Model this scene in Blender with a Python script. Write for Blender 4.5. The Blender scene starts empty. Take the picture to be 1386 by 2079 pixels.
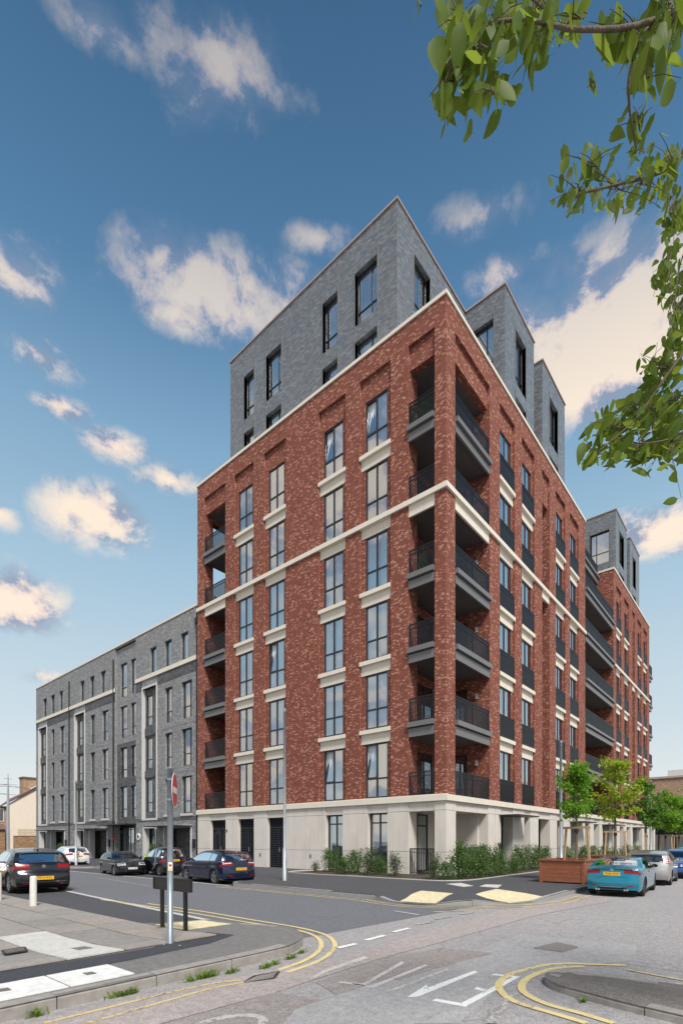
import bpy, math, random
from mathutils import Vector, Matrix, Euler
R_ = math.radians
sc = bpy.context.scene
col = sc.collection
rnd = random.Random(7)

# ------------------------------------------------------------ camera, light, exposure
# world axes follow the street grid: +x runs along the right-hand street, +y along the left-hand street
CX, CY, CZ = -19.28, -10.70, 1.6
FWD = (.7594, .6506); RGT = (.6506, -.7594)
camd = bpy.data.cameras.new('camera'); cam = bpy.data.objects.new('camera', camd); col.objects.link(cam)
cam.location = (CX, CY, CZ)
cam.rotation_euler = (R_(90), 0, math.atan2(FWD[1], FWD[0]) - R_(90))
camd.sensor_fit = 'VERTICAL'; camd.sensor_height = 36.0
camd.lens = 36.0*1036.6/2079; camd.shift_y = (1708-1039.5)/2079
camd.clip_start = .05; camd.clip_end = 1500
sc.camera = cam
sc.view_settings.view_transform = 'Standard'; sc.view_settings.look = 'None'
sc.view_settings.exposure = 0.12; sc.view_settings.gamma = 1.0; sc.view_settings.use_curve_mapping = False

SUN_DIR = Vector((-.50, -.80, 1.15)).normalized()
sun = bpy.data.lights.new('sun', 'SUN'); sun.energy = 4.0; sun.angle = R_(16); sun.color = (1, .955, .90)
so = bpy.data.objects.new('sun', sun); col.objects.link(so)
so.rotation_euler = SUN_DIR.to_track_quat('Z', 'Y').to_euler()

def ray(x, y):
    u = (x-693)/1036.6; v = (1708-y)/1036.6
    return Vector((FWD[0]+u*RGT[0], FWD[1]+u*RGT[1], v))
def g(x, y, z=0.0):
    "point of the ground (height z) seen at a spot of the reference"
    k = (CZ-z)*1036.6/(y-1708); r = ray(x, y)
    return (CX+k*r.x, CY+k*r.y)

class NT:
    def __init__(s, nt): s.nt = nt; nt.nodes.clear()
    def n(s, t, **kw):
        nd = s.nt.nodes.new(t)
        for k, v in kw.items():
            if k.startswith('i_'):
                key = k[2:]; key = int(key) if key.isdigit() else key.replace('_', ' ')
                if hasattr(v, 'links') or isinstance(v, bpy.types.NodeSocket): s.nt.links.new(v, nd.inputs[key])
                else: nd.inputs[key].default_value = v
            else: setattr(nd, k, v)
        return nd
    def l(s, a, b): s.nt.links.new(a, b)
    def math(s, op, a, b=0.0, c=None, clamp=False):
        nd = s.nt.nodes.new('ShaderNodeMath'); nd.operation = op; nd.use_clamp = clamp
        for i, v in enumerate((a, b, c)):
            if v is None: continue
            if isinstance(v, (int, float)): nd.inputs[i].default_value = v
            else: s.l(v, nd.inputs[i])
        return nd.outputs[0]
    def mix(s, fac, a, b, typ='RGBA', blend='MIX'):
        nd = s.nt.nodes.new('ShaderNodeMix'); nd.data_type = typ; nd.blend_type = blend
        ia, ib = (6, 7) if typ == 'RGBA' else ((4, 5) if typ == 'VECTOR' else (2, 3))
        for i, v in ((0, fac), (ia, a), (ib, b)):
            if isinstance(v, bpy.types.NodeSocket): s.l(v, nd.inputs[i])
            else:
                if typ == 'RGBA' and i in (6, 7) and len(v) == 3: v = (*v, 1)
                nd.inputs[i].default_value = v
        return nd.outputs[2 if typ == 'RGBA' else (1 if typ == 'VECTOR' else 0)]
    def ramp(s, fac, stops, interp='LINEAR'):
        nd = s.nt.nodes.new('ShaderNodeValToRGB'); cr = nd.color_ramp; cr.interpolation = interp
        while len(cr.elements) < len(stops): cr.elements.new(.5)
        for e, (p, c) in zip(cr.elements, stops):
            e.position = p
        for e, (p, c) in zip(cr.elements, stops):
            e.color = (*c, 1) if len(c) == 3 else c
        s.l(fac, nd.inputs[0]); return nd.outputs[0]

def srgb(r, g_, b):
    return tuple((c/255/12.92 if c/255 <= .04045 else ((c/255+.055)/1.055)**2.4) for c in (r, g_, b))

# ------------------------------------------------------------ sky
world = bpy.data.worlds.new('World'); sc.world = world; world.use_nodes = True
w = NT(world.node_tree)
tc = w.n('ShaderNodeTexCoord'); dirv = w.n('ShaderNodeVectorMath', operation='NORMALIZE'); w.l(tc.outputs['Generated'], dirv.inputs[0]); D = dirv.outputs[0]
sky = w.n('ShaderNodeTexSky', sky_type='NISHITA'); sky.sun_disc = False
sky.sun_elevation = math.asin(SUN_DIR.z); sky.sun_rotation = math.atan2(SUN_DIR.x, SUN_DIR.y)
sky.air_density = 1.0; sky.dust_density = 1.2; sky.ozone_density = 2.0
sep = w.n('ShaderNodeSeparateXYZ'); w.l(D, sep.inputs[0]); EL = sep.outputs[2]
tint = w.ramp(w.math('MAXIMUM', EL, 0), [(0, srgb(236, 239, 237)), (.12, srgb(226, 235, 238)), (.28, srgb(204, 224, 234)), (.45, srgb(172, 205, 226)),
      (.60, srgb(134, 176, 208)), (.72, srgb(88, 134, 174)), (.86, srgb(60, 102, 140)), (1, srgb(48, 88, 124))])
tint10 = w.n('ShaderNodeVectorMath', operation='SCALE', i_Scale=9.2); w.l(tint, tint10.inputs[0])
base = w.mix(.86, sky.outputs[0], tint10.outputs[0])
# clouds: puffs of fractal noise gathered round the directions where they stand in view, plus added unseen ones
blobs = [(500, 600, 330, 135, 1.22), (420, 600, 160, 90, 1.1), (640, 485, 120, 55, .95), (360, 640, 110, 60, .9), (30, 545, 120, 110, 1.02), (195, 50, 120, 110, .95), (450, 120, 240, 200, .85),
         (70, 720, 115, 65, .82), (235, 905, 95, 50, 1.0), (195, 1045, 140, 88, 1.35), (345, 975, 95, 40, 1.0), (30, 1220, 125, 86, 1.3), (0, 1045, 50, 38, .9),
         (1210, 670, 360, 220, 1.65), (1330, 1075, 170, 80, 1.3), (990, 430, 160, 75, .55), (90, 1375, 90, 34, .8), (120, 825, 90, 36, .85), (1330, 580, 240, 150, 1.1),
         (1020, 560, 120, 60, .7)]
acc = None
ext = [Vector((math.cos(R_(a_))*math.cos(R_(e_)), math.sin(R_(a_))*math.cos(R_(e_)), math.sin(R_(e_)))) for a_, e_ in
       ((122, 10), (140, 34), (152, 10), (172, 30), (190, 9), (205, 46), (222, 24), (246, 10), (255, 48), (270, 26), (290, 10), (305, 38), (318, 12), (165, 56))]  # unseen clouds out of view, added to whiten window reflections and soften the light
items = []
for x, y, rx, ry, s_ in blobs:
    c = ray(x, y).normalized()
    a = (ray(x+rx, y).normalized()-c).length; b = (ray(x, y-ry).normalized()-c).length
    items.append((c, a, b, s_))
for i_, c in enumerate(ext): items.append((c.normalized(), .36, .20+.05*(i_ % 3), 1.15))
for c, a, b, s_ in items:
    q = c.to_track_quat('X', 'Z').to_euler()
    mp = w.n('ShaderNodeMapping', vector_type='TEXTURE'); w.l(D, mp.inputs[0])
    mp.inputs['Location'].default_value = c; mp.inputs['Rotation'].default_value = q; mp.inputs['Scale'].default_value = (1, a*1.25, b*1.25)
    ln = w.n('ShaderNodeVectorMath', operation='LENGTH'); w.l(mp.outputs[0], ln.inputs[0])
    v = w.math('MULTIPLY', w.math('SUBTRACT', 1.0, ln.outputs['Value'], clamp=True), s_)
    acc = v if acc is None else w.math('MAXIMUM', acc, v)
flat = w.n('ShaderNodeMapping', vector_type='POINT'); w.l(D, flat.inputs[0]); flat.inputs['Scale'].default_value = (1, 1, 1.3)
nz = w.n('ShaderNodeTexNoise', i_Scale=7.5, i_Detail=12.0, i_Roughness=.62, i_Distortion=.15); w.l(flat.outputs[0], nz.inputs['Vector'])
nz2 = w.n('ShaderNodeTexNoise', i_Scale=2.6, i_Detail=4.0, i_Roughness=.5); w.l(flat.outputs[0], nz2.inputs['Vector'])
sh = w.n('ShaderNodeMapping'); w.l(flat.outputs[0], sh.inputs[0]); sh.inputs['Location'].default_value = (-.01, .01, .035)
nz3 = w.n('ShaderNodeTexNoise', i_Scale=7.5, i_Detail=12.0, i_Roughness=.62, i_Distortion=.15); w.l(sh.outputs[0], nz3.inputs['Vector'])
N1 = w.math('ADD', w.math('MULTIPLY', nz.outputs[0], 3.4), -1.70)
dens = w.math('SUBTRACT', w.math('ADD', w.math('MULTIPLY', acc, 1.5), w.math('MULTIPLY', N1, w.math('MULTIPLY_ADD', acc, .6, .55))), .42)
alpha = w.ramp(dens, [(0, (0, 0, 0)), (.18, (.14,)*3), (.45, (.48,)*3), (.72, (.80,)*3), (1, (.97,)*3)], 'LINEAR')
lit = w.math('ADD', w.math('MULTIPLY', w.math('SUBTRACT', nz.outputs[0], nz3.outputs[0]), 6.0), w.math('MULTIPLY_ADD', dens, .42, .14))
ccol = w.ramp(lit, [(0, srgb(146, 154, 176)), (.22, srgb(196, 190, 198)), (.5, srgb(242, 222, 210)), (.85, srgb(255, 236, 214))])
# clouds high up are thinner and duller than those near the horizon
thin = w.ramp(EL, [(0, (1, 1, 1)), (.60, (1, 1, 1)), (.76, (.52,)*3), (1, (.36,)*3)])
c10 = w.n('ShaderNodeVectorMath', operation='SCALE', i_Scale=9.6); w.l(ccol, c10.inputs[0])
af = w.math('MULTIPLY', w.math('MULTIPLY', alpha, thin), .96)
skyc = w.mix(af, base, c10.outputs[0])
low = w.ramp(EL, [(0, (1, 1, 1)), (.2, (0, 0, 0))])
skyc = w.mix(w.math('MULTIPLY', low, .3), skyc, tuple(10*c for c in srgb(236, 232, 222)))
below = w.ramp(EL, [(0, (1, 1, 1)), (.004, (0, 0, 0))])
bg = w.n('ShaderNodeBackground', i_Strength=.1); w.l(skyc, bg.inputs[0])
wo = w.n('ShaderNodeOutputWorld'); w.l(bg.outputs[0], wo.inputs[0])

# ------------------------------------------------------------ materials
def newmat(name):
    m = bpy.data.materials.new(name); m.use_nodes = True
    return m, NT(m.node_tree)
def finish(t, bsdf):
    o = t.n('ShaderNodeOutputMaterial'); t.l(bsdf, o.inputs[0])
def plain(name, c, rough=.6, metal=0.0, var=.12, scale=3.0, bump=0.0, bscale=60.0, coat=0.0, spec=.5, stain=0.0):
    m, t = newmat(name)
    ge = t.n('ShaderNodeNewGeometry')
    n1 = t.n('ShaderNodeTexNoise', i_Scale=scale, i_Detail=6.0, i_Roughness=.6); t.l(ge.outputs['Position'], n1.inputs['Vector'])
    f = t.math('MULTIPLY_ADD', n1.outputs[0], 2.2, -.6, clamp=True)
    cc = t.mix(f, tuple(v*(1-var) for v in c), tuple(min(1, v*(1+var)) for v in c))
    if stain:
        mp = t.n('ShaderNodeMapping'); t.l(ge.outputs['Position'], mp.inputs[0]); mp.inputs['Scale'].default_value = (3, 3, .35)
        n3 = t.n('ShaderNodeTexNoise', i_Scale=1.6, i_Detail=5.0); t.l(mp.outputs[0], n3.inputs['Vector'])
        cc = t.mix(t.math('MULTIPLY', t.ramp(n3.outputs[0], [(.45, (0, 0, 0)), (.75, (1, 1, 1))]), stain), cc, tuple(v*.55 for v in c))
    b = t.n('ShaderNodeBsdfPrincipled', i_Roughness=rough, i_Metallic=metal); t.l(cc, b.inputs['Base Color'])
    b.inputs['Specular IOR Level'].default_value = spec
    if coat: b.inputs['Coat Weight'].default_value = coat; b.inputs['Coat Roughness'].default_value = .04
    if bump:
        n2 = t.n('ShaderNodeTexNoise', i_Scale=bscale, i_Detail=4.0); t.l(ge.outputs['Position'], n2.inputs['Vector'])
        bp = t.n('ShaderNodeBump', i_Strength=bump, i_Distance=.01); t.l(n2.outputs[0], bp.inputs['Height']); t.l(bp.outputs[0], b.inputs['Normal'])
    finish(t, b.outputs[0]); return m

def brickmat(name, stops, mortar, bw=.225, bh=.075, mw=.010, rough=.85, blotch=.18, spec=.3, mix_tex=True, bump=.5):
    m, t = newmat(name)
    ge = t.n('ShaderNodeNewGeometry')
    sp = t.n('ShaderNodeSeparateXYZ'); t.l(ge.outputs['Position'], sp.inputs[0])
    sn = t.n('ShaderNodeSeparateXYZ'); t.l(ge.outputs['True Normal'], sn.inputs[0])
    ax = t.math('GREATER_THAN', t.math('ABSOLUTE', sn.outputs[0]), .5); az = t.math('GREATER_THAN', t.math('ABSOLUTE', sn.outputs[2]), .5)
    u = t.mix(ax, sp.outputs[0], sp.outputs[1], 'FLOAT'); v = t.mix(az, sp.outputs[2], sp.outputs[1], 'FLOAT')
    u = t.math('ADD', u, 100.0)
    cb = t.n('ShaderNodeCombineXYZ'); t.l(u, cb.inputs[0]); t.l(v, cb.inputs[1])
    bt = t.n('ShaderNodeTexBrick', offset=.5, squash=1.0, i_Scale=1.0, i_Mortar_Size=mw, i_Mortar_Smooth=.3, i_Bias=0.0, i_Brick_Width=bw, i_Row_Height=bh)
    bt.inputs['Color1'].default_value = (0, 0, 0, 1); bt.inputs['Color2'].default_value = (1, 1, 1, 1); bt.inputs['Mortar'].default_value = (.5, .5, .5, 1)
    t.l(cb.outputs[0], bt.inputs['Vector'])
    rc = t.ramp(bt.outputs['Color'], stops, 'LINEAR')
    n1 = t.n('ShaderNodeTexNoise', i_Scale=.55, i_Detail=5.0, i_Roughness=.6); t.l(ge.outputs['Position'], n1.inputs['Vector'])
    n2 = t.n('ShaderNodeTexNoise', i_Scale=38.0, i_Detail=3.0); t.l(ge.outputs['Position'], n2.inputs['Vector'])
    mul = t.math('ADD', t.math('MULTIPLY', n1.outputs[0], blotch*2), 1-blotch)
    mul = t.math('MULTIPLY', mul, t.math('ADD', t.math('MULTIPLY', n2.outputs[0], .3), .85))
    mo = t.mix(bt.outputs['Fac'], rc, mortar)
    vm = t.n('ShaderNodeVectorMath', operation='SCALE'); t.l(mo, vm.inputs[0]); t.l(mul, vm.inputs['Scale'])
    b = t.n('ShaderNodeBsdfPrincipled', i_Roughness=rough); t.l(vm.outputs[0], b.inputs['Base Color']); b.inputs['Specular IOR Level'].default_value = spec
    hgt = t.math('ADD', t.math('SUBTRACT', 1.0, bt.outputs['Fac']), t.math('MULTIPLY', n2.outputs[0], .5))
    bp = t.n('ShaderNodeBump', i_Strength=bump, i_Distance=.008); t.l(hgt, bp.inputs['Height']); t.l(bp.outputs[0], b.inputs['Normal'])
    finish(t, b.outputs[0]); return m

M = {}
M['red_brick'] = brickmat('red_brick', [(0, srgb(112, 68, 57)), (.2, srgb(126, 73, 61)), (.50, srgb(134, 78, 65)), (.70, srgb(141, 84, 69)), (.80, srgb(150, 95, 78)), (.88, srgb(174, 124, 105)), (1, srgb(190, 143, 123))], srgb(124, 82, 68), bw=.135, bh=.060, mw=.005, blotch=.08)
M['grey_brick'] = brickmat('grey_brick', [(0, srgb(94, 96, 98)), (.35, srgb(112, 113, 115)), (.7, srgb(128, 129, 131)), (1, srgb(150, 151, 152))], srgb(172, 172, 172), bw=.23, bh=.085, mw=.012, blotch=.07)
M['dark_grey_brick'] = brickmat('dark_grey_brick', [(0, srgb(66, 68, 70)), (.5, srgb(84, 86, 88)), (1, srgb(112, 113, 114))], srgb(104, 104, 105), mw=.009, blotch=.08)
M['slate_brick'] = brickmat('slate_brick', [(0, srgb(94, 98, 102)), (.5, srgb(110, 114, 118)), (1, srgb(140, 143, 147))], srgb(104, 107, 110), rough=.36, spec=.8, blotch=.07, bw=.2, bh=.07, mw=.008, bump=.35)
M['tan_brick'] = brickmat('tan_brick', [(0, srgb(140, 112, 92)), (.6, srgb(170, 138, 114)), (1, srgb(190, 160, 136))], srgb(165, 148, 130))
M['yellow_brick'] = brickmat('yellow_brick', [(0, srgb(120, 90, 62)), (.6, srgb(150, 116, 82)), (1, srgb(172, 138, 100))], srgb(140, 120, 100))
M['stone'] = plain('cast_stone', srgb(214, 207, 198), .75, var=.07, scale=1.3, bump=.25, bscale=90, stain=.22)
M['cream_stone'] = plain('cream_stone', srgb(226, 218, 202), .7, var=.04, scale=2, bump=.2, stain=.10)
M['white_frame'] = plain('white_stone_frame', srgb(200, 199, 195), .6, var=.04)
M['joint'] = plain('joint', srgb(120, 116, 110), .9)
M['frame'] = plain('dark_window_frame', srgb(38, 43, 50), .4, .0, var=.08)
M['rail'] = plain('black_railing', srgb(34, 36, 41), .38, .3, var=.05)
M['steel'] = plain('grey_balcony_steel', srgb(112, 111, 111), .4, .0, var=.06)
M['soffit'] = plain('balcony_soffit', srgb(92, 88, 86), .8, var=.1)
M['dark_metal'] = plain('dark_metal', srgb(46, 47, 51), .45, .3, var=.08)
M['interior'] = plain('room_interior', srgb(150, 146, 140), .9)
M['pipe'] = plain('black_pipe', srgb(30, 30, 32), .4)
M['roof_edge'] = plain('roof_edge', srgb(176, 158, 150), .5)
M['galv'] = plain('galvanised_steel', srgb(150, 160, 166), .42, .6, var=.12, scale=14, bump=.1)
M['lamp_metal'] = plain('lamp_post_metal', srgb(178, 184, 188), .4, .5, var=.06)
M['kerb'] = plain('granite_kerb', srgb(158, 152, 146), .8, var=.2, scale=9, bump=.8, bscale=120, stain=.3)
M['kerb_light'] = plain('light_kerb', srgb(196, 194, 190), .8, var=.1, scale=7, bump=.6, bscale=120)
M['kerb_block'] = plain('new_kerb', srgb(150, 148, 146), .8, var=.1, scale=7, bump=.6, bscale=120)
M['cream_wall'] = plain('cream_render', srgb(222, 208, 190), .9, var=.03, scale=1, stain=.06)
M['roof_tile'] = plain('brown_roof_tile', srgb(112, 90, 84), .8, var=.15, scale=6)
M['wood'] = plain('wood', srgb(176, 146, 110), .75, var=.2, scale=12)
M['bark'] = plain('bark', srgb(96, 84, 70), .9, var=.25, scale=25, bump=.8, bscale=70)
M['soil'] = plain('soil', srgb(74, 62, 50), .95, var=.3, scale=8, bump=1, bscale=40)
M['white_post'] = plain('worn_white_paint', srgb(222, 218, 210), .6, var=.08, scale=9, stain=.5)
M['black_paint'] = plain('worn_black_paint', srgb(30, 29, 29), .4, var=.4, scale=30, bump=.5)
M['plastic_white'] = plain('white_plastic', srgb(225, 225, 222), .5)
M['red_sign'] = plain('red_sign_face', srgb(200, 34, 34), .4, var=.04)
M['white_sign'] = plain('white_sign_face', srgb(232, 232, 228), .4, var=.03)

def planter_wood():
    m, t = newmat('stained_planter_wood')
    ge = t.n('ShaderNodeNewGeometry'); mp = t.n('ShaderNodeMapping'); t.l(ge.outputs['Position'], mp.inputs[0]); mp.inputs['Scale'].default_value = (2, 2, 26)
    n1 = t.n('ShaderNodeTexNoise', i_Scale=2.5, i_Detail=8.0, i_Roughness=.65, i_Distortion=.6); t.l(mp.outputs[0], n1.inputs['Vector'])
    c = t.ramp(n1.outputs[0], [(.25, srgb(104, 56, 38)), (.5, srgb(146, 86, 60)), (.75, srgb(178, 116, 84))])
    b = t.n('ShaderNodeBsdfPrincipled', i_Roughness=.55); t.l(c, b.inputs[0]); finish(t, b.outputs[0]); return m
M['planter'] = planter_wood()

def glassmat(name, tintc, refl, rough=.02, gtint=(.92, .97, 1.0)):
    m, t = newmat(name)
    ge = t.n('ShaderNodeNewGeometry'); nn = t.n('ShaderNodeTexNoise', i_Scale=.8, i_Detail=2.0); t.l(ge.outputs['Position'], nn.inputs['Vector'])
    bp = t.n('ShaderNodeBump', i_Strength=.12, i_Distance=.03); t.l(nn.outputs[0], bp.inputs['Height'])
    tr = t.n('ShaderNodeBsdfTransparent'); tr.inputs[0].default_value = (*tintc, 1)
    gl = t.n('ShaderNodeBsdfGlossy', i_Roughness=rough); gl.inputs[0].default_value = (*gtint, 1); t.l(bp.outputs[0], gl.inputs['Normal'])
    fr = t.n('ShaderNodeFresnel', i_IOR=1.5)
    f = t.math('ADD', t.math('MULTIPLY', fr.outputs[0], 1.0-refl), refl, clamp=True)
    mx = t.n('ShaderNodeMixShader'); t.l(f, mx.inputs[0]); t.l(tr.outputs[0], mx.inputs[1]); t.l(gl.outputs[0], mx.inputs[2]); finish(t, mx.outputs[0]); return m
M['glass'] = glassmat('window_glass', (.93, .96, .96), .48, gtint=(.88, .95, 1))
M['door_glass'] = glassmat('door_glass', (.75, .8, .82), .14)
M['car_glass'] = glassmat('car_glass', (.14, .17, .17), .12, .01)

def clothmat(name, c, trans=.3):
    m, t = newmat(name)
    b = t.n('ShaderNodeBsdfDiffuse'); b.inputs[0].default_value = (*c, 1)
    tl = t.n('ShaderNodeBsdfTranslucent'); tl.inputs[0].default_value = (*c, 1)
    mx = t.n('ShaderNodeMixShader'); mx.inputs[0].default_value = trans; t.l(b.outputs[0], mx.inputs[1]); t.l(tl.outputs[0], mx.inputs[2]); finish(t, mx.outputs[0]); return m
M['curtain'] = clothmat('white_net_curtain', srgb(232, 241, 250), .12)
M['curtain_grey'] = clothmat('grey_curtain', srgb(190, 190, 188), .2)

def leafmat(name, c1, c2, tcol, trans=.38, sc_=1.2, spec=.4):
    m, t = newmat(name)
    ge = t.n('ShaderNodeNewGeometry'); n1 = t.n('ShaderNodeTexNoise', i_Scale=sc_, i_Detail=3.0); t.l(ge.outputs['Position'], n1.inputs['Vector'])
    rp = ge.outputs['Random Per Island']
    f = t.math('ADD', t.math('MULTIPLY', rp, .6), t.math('MULTIPLY', n1.outputs[0], .5), clamp=True)
    c = t.mix(f, c1, c2)
    b = t.n('ShaderNodeBsdfPrincipled', i_Roughness=.5); t.l(c, b.inputs[0]); b.inputs['Specular IOR Level'].default_value = spec
    tl = t.n('ShaderNodeBsdfTranslucent'); tt = t.mix(f, tuple(v*.8 for v in tcol), tcol); t.l(tt, tl.inputs[0])
    mx = t.n('ShaderNodeMixShader'); mx.inputs[0].default_value = trans; t.l(b.outputs[0], mx.inputs[1]); t.l(tl.outputs[0], mx.inputs[2]); finish(t, mx.outputs[0]); return m
M['leaf_near'] = leafmat('pear_leaf', (.035, .075, .016), (.12, .18, .028), (.34, .44, .05), .45, 14, .15)
M['leaf_tree'] = leafmat('maple_leaf', (.05, .15, .015), (.18, .36, .03), (.34, .60, .04), .45)
M['leaf_tree2'] = leafmat('yellow_green_leaf', (.12, .22, .02), (.38, .48, .04), (.6, .72, .06), .45)
M['leaf_tree3'] = leafmat('dark_leaf', (.045, .11, .02), (.12, .24, .03), (.2, .42, .04), .4)
M['leaf_hedge'] = leafmat('hedge_leaf', (.035, .085, .022), (.11, .20, .05), (.2, .34, .06), .35, 2.5)
M['leaf_hedge2'] = leafmat('pale_hedge_leaf', (.05, .08, .04), (.13, .18, .08), (.15, .24, .07), .3, 2.5)
M['leaf_bg'] = leafmat('background_foliage', (.06, .11, .03), (.14, .20, .05), (.2, .3, .06), .3, .5)
M['weed'] = leafmat('weed_leaf', (.09, .17, .02), (.22, .32, .04), (.3, .45, .05), .4)

def asphalt(name, c, speck=.35, scale=150.0, patch=.14, crack=0.0, pink=0.0):
    m, t = newmat(name)
    ge = t.n('ShaderNodeNewGeometry'); P = ge.outputs['Position']
    n1 = t.n('ShaderNodeTexNoise', i_Scale=.35, i_Detail=6.0, i_Roughness=.65); t.l(P, n1.inputs['Vector'])
    n2 = t.n('ShaderNodeTexNoise', i_Scale=scale, i_Detail=2.0, i_Roughness=.7); t.l(P, n2.inputs['Vector'])
    n3 = t.n('ShaderNodeTexNoise', i_Scale=9.0, i_Detail=5.0, i_Roughness=.7); t.l(P, n3.inputs['Vector'])
    v = t.n('ShaderNodeTexVoronoi', i_Scale=scale*.45); t.l(P, v.inputs['Vector'])
    mul = t.math('MULTIPLY_ADD', n1.outputs[0], patch*3, 1-patch*1.5)
    mul = t.math('MULTIPLY', mul, t.math('MULTIPLY_ADD', n3.outputs[0], .8, .6))
    mul = t.math('MULTIPLY', mul, t.math('MULTIPLY_ADD', n2.outputs[0], speck*4, 1-speck*2))
    sv = t.n('ShaderNodeSeparateColor'); t.l(v.outputs['Color'], sv.inputs[0])
    mul = t.math('MULTIPLY', mul, t.math('MULTIPLY_ADD', sv.outputs[0], speck, 1-speck*.5))
    cc = c
    if pink:
        cc = t.mix(t.ramp(n3.outputs[0], [(.4, (0,)*3), (.6, (1,)*3)]), c, (c[0]*(1+pink), c[1]*1.02, c[2]*1.0))
    vm = t.n('ShaderNodeVectorMath', operation='SCALE'); t.l(mul, vm.inputs['Scale'])
    if isinstance(cc, tuple): vm.inputs[0].default_value = cc
    else: t.l(cc, vm.inputs[0])
    out = vm.outputs[0]
    if crack:
        wp = t.n('ShaderNodeTexNoise', i_Scale=1.5, i_Detail=4.0); t.l(P, wp.inputs['Vector'])
        pv = t.mix(.35, P, wp.outputs['Color'], 'VECTOR')
        vc = t.n('ShaderNodeTexVoronoi', feature='DISTANCE_TO_EDGE', i_Scale=.9); t.l(pv, vc.inputs['Vector'])
        cr = t.math('MULTIPLY', t.ramp(vc.outputs['Distance'], [(0, (1,)*3), (.012, (0,)*3)]), t.ramp(n1.outputs[0], [(.5, (0,)*3), (.6, (1,)*3)]))
        out = t.mix(t.math('MULTIPLY', cr, crack), out, tuple(x*.25 for x in c))
    b = t.n('ShaderNodeBsdfPrincipled', i_Roughness=.85); t.l(out, b.inputs[0]); b.inputs['Specular IOR Level'].default_value = .3
    bp = t.n('ShaderNodeBump', i_Strength=.5, i_Distance=.006); t.l(n2.outputs[0], bp.inputs['Height']); t.l(bp.outputs[0], b.inputs['Normal'])
    finish(t, b.outputs[0]); return m
M['road'] = asphalt('old_asphalt', srgb(158, 154, 153), speck=.5, crack=.5, patch=.1)
M['road_side'] = asphalt('side_street_asphalt', srgb(112, 113, 117), speck=.22, patch=.1, crack=.6)
M['road_light'] = asphalt('pale_asphalt', srgb(164, 162, 161), speck=.35, crack=.3)
M['road_pink'] = asphalt('pinkish_asphalt', srgb(164, 155, 152), speck=.4, pink=.05)
M['road_brown'] = asphalt('brownish_asphalt', srgb(150, 142, 138), speck=.5, crack=.8)
M['pave_dark'] = asphalt('dark_pavement_tarmac', srgb(82, 82, 85), speck=.2, patch=.12)
M['pave_fresh'] = asphalt('fresh_tarmac', srgb(70, 71, 76), speck=.25, patch=.05)
M['pave_mid'] = asphalt('grey_pavement_tarmac', srgb(122, 119, 117), speck=.28, patch=.1)
M['island'] = asphalt('worn_island_tarmac', srgb(120, 114, 108), speck=.55, patch=.2)
M['slab'] = asphalt('paving_slab', srgb(152, 146, 139), speck=.10, scale=60, patch=.16)
M['slab2'] = asphalt('paving_slab_grey', srgb(144, 140, 135), speck=.10, scale=60, patch=.2)
M['slab3'] = asphalt('paving_slab_warm', srgb(158, 149, 141), speck=.12, scale=60, patch=.2)
M['concrete_light'] = asphalt('light_concrete', srgb(200, 197, 190), speck=.10, patch=.08)
M['white_slab'] = asphalt('white_concrete_cover', srgb(226, 225, 220), speck=.06, patch=.05)
M['tactile'] = asphalt('buff_tactile_paving', srgb(222, 208, 170), speck=.14, patch=.06)
M['ground'] = asphalt('far_ground', srgb(120, 120, 116))

def paint(name, c, under, wear, scale=22.0):
    m, t = newmat(name)
    ge = t.n('ShaderNodeNewGeometry'); P = ge.outputs['Position']
    n1 = t.n('ShaderNodeTexNoise', i_Scale=scale, i_Detail=8.0, i_Roughness=.75); t.l(P, n1.inputs['Vector'])
    n2 = t.n('ShaderNodeTexNoise', i_Scale=2.0, i_Detail=3.0); t.l(P, n2.inputs['Vector'])
    f = t.math('ADD', n1.outputs[0], t.math('MULTIPLY', t.math('SUBTRACT', n2.outputs[0], .5), .4))
    f = t.ramp(f, [(max(0, wear-.04), (0,)*3), (wear+.08, (1,)*3)])
    cc = t.mix(f, under, c)
    cc = t.mix(t.math('MULTIPLY', n1.outputs[0], .25), cc, tuple(v*.6 for v in c))
    b = t.n('ShaderNodeBsdfPrincipled', i_Roughness=.7); t.l(cc, b.inputs[0]); finish(t, b.outputs[0]); return m
U1 = srgb(120, 117, 116)
M['yellow_line'] = paint('yellow_road_paint', srgb(226, 206, 146), U1, .38)
M['yellow_thin'] = paint('worn_yellow_paint', srgb(214, 194, 138), U1, .42)
M['white_line'] = paint('white_road_paint', srgb(236, 236, 232), U1, .36)
M['white_worn'] = paint('worn_white_road_paint', srgb(196, 190, 186), U1, .47)
M['white_ghost'] = paint('faded_white_road_paint', srgb(204, 199, 196), srgb(152, 147, 145), .45)
M['iron_light'] = plain('worn_iron', srgb(150, 143, 138), .6, .2, var=.2, scale=20)
M['iron'] = plain('cast_iron', srgb(74, 66, 62), .6, .3, var=.3, scale=20, bump=.5)

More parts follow.
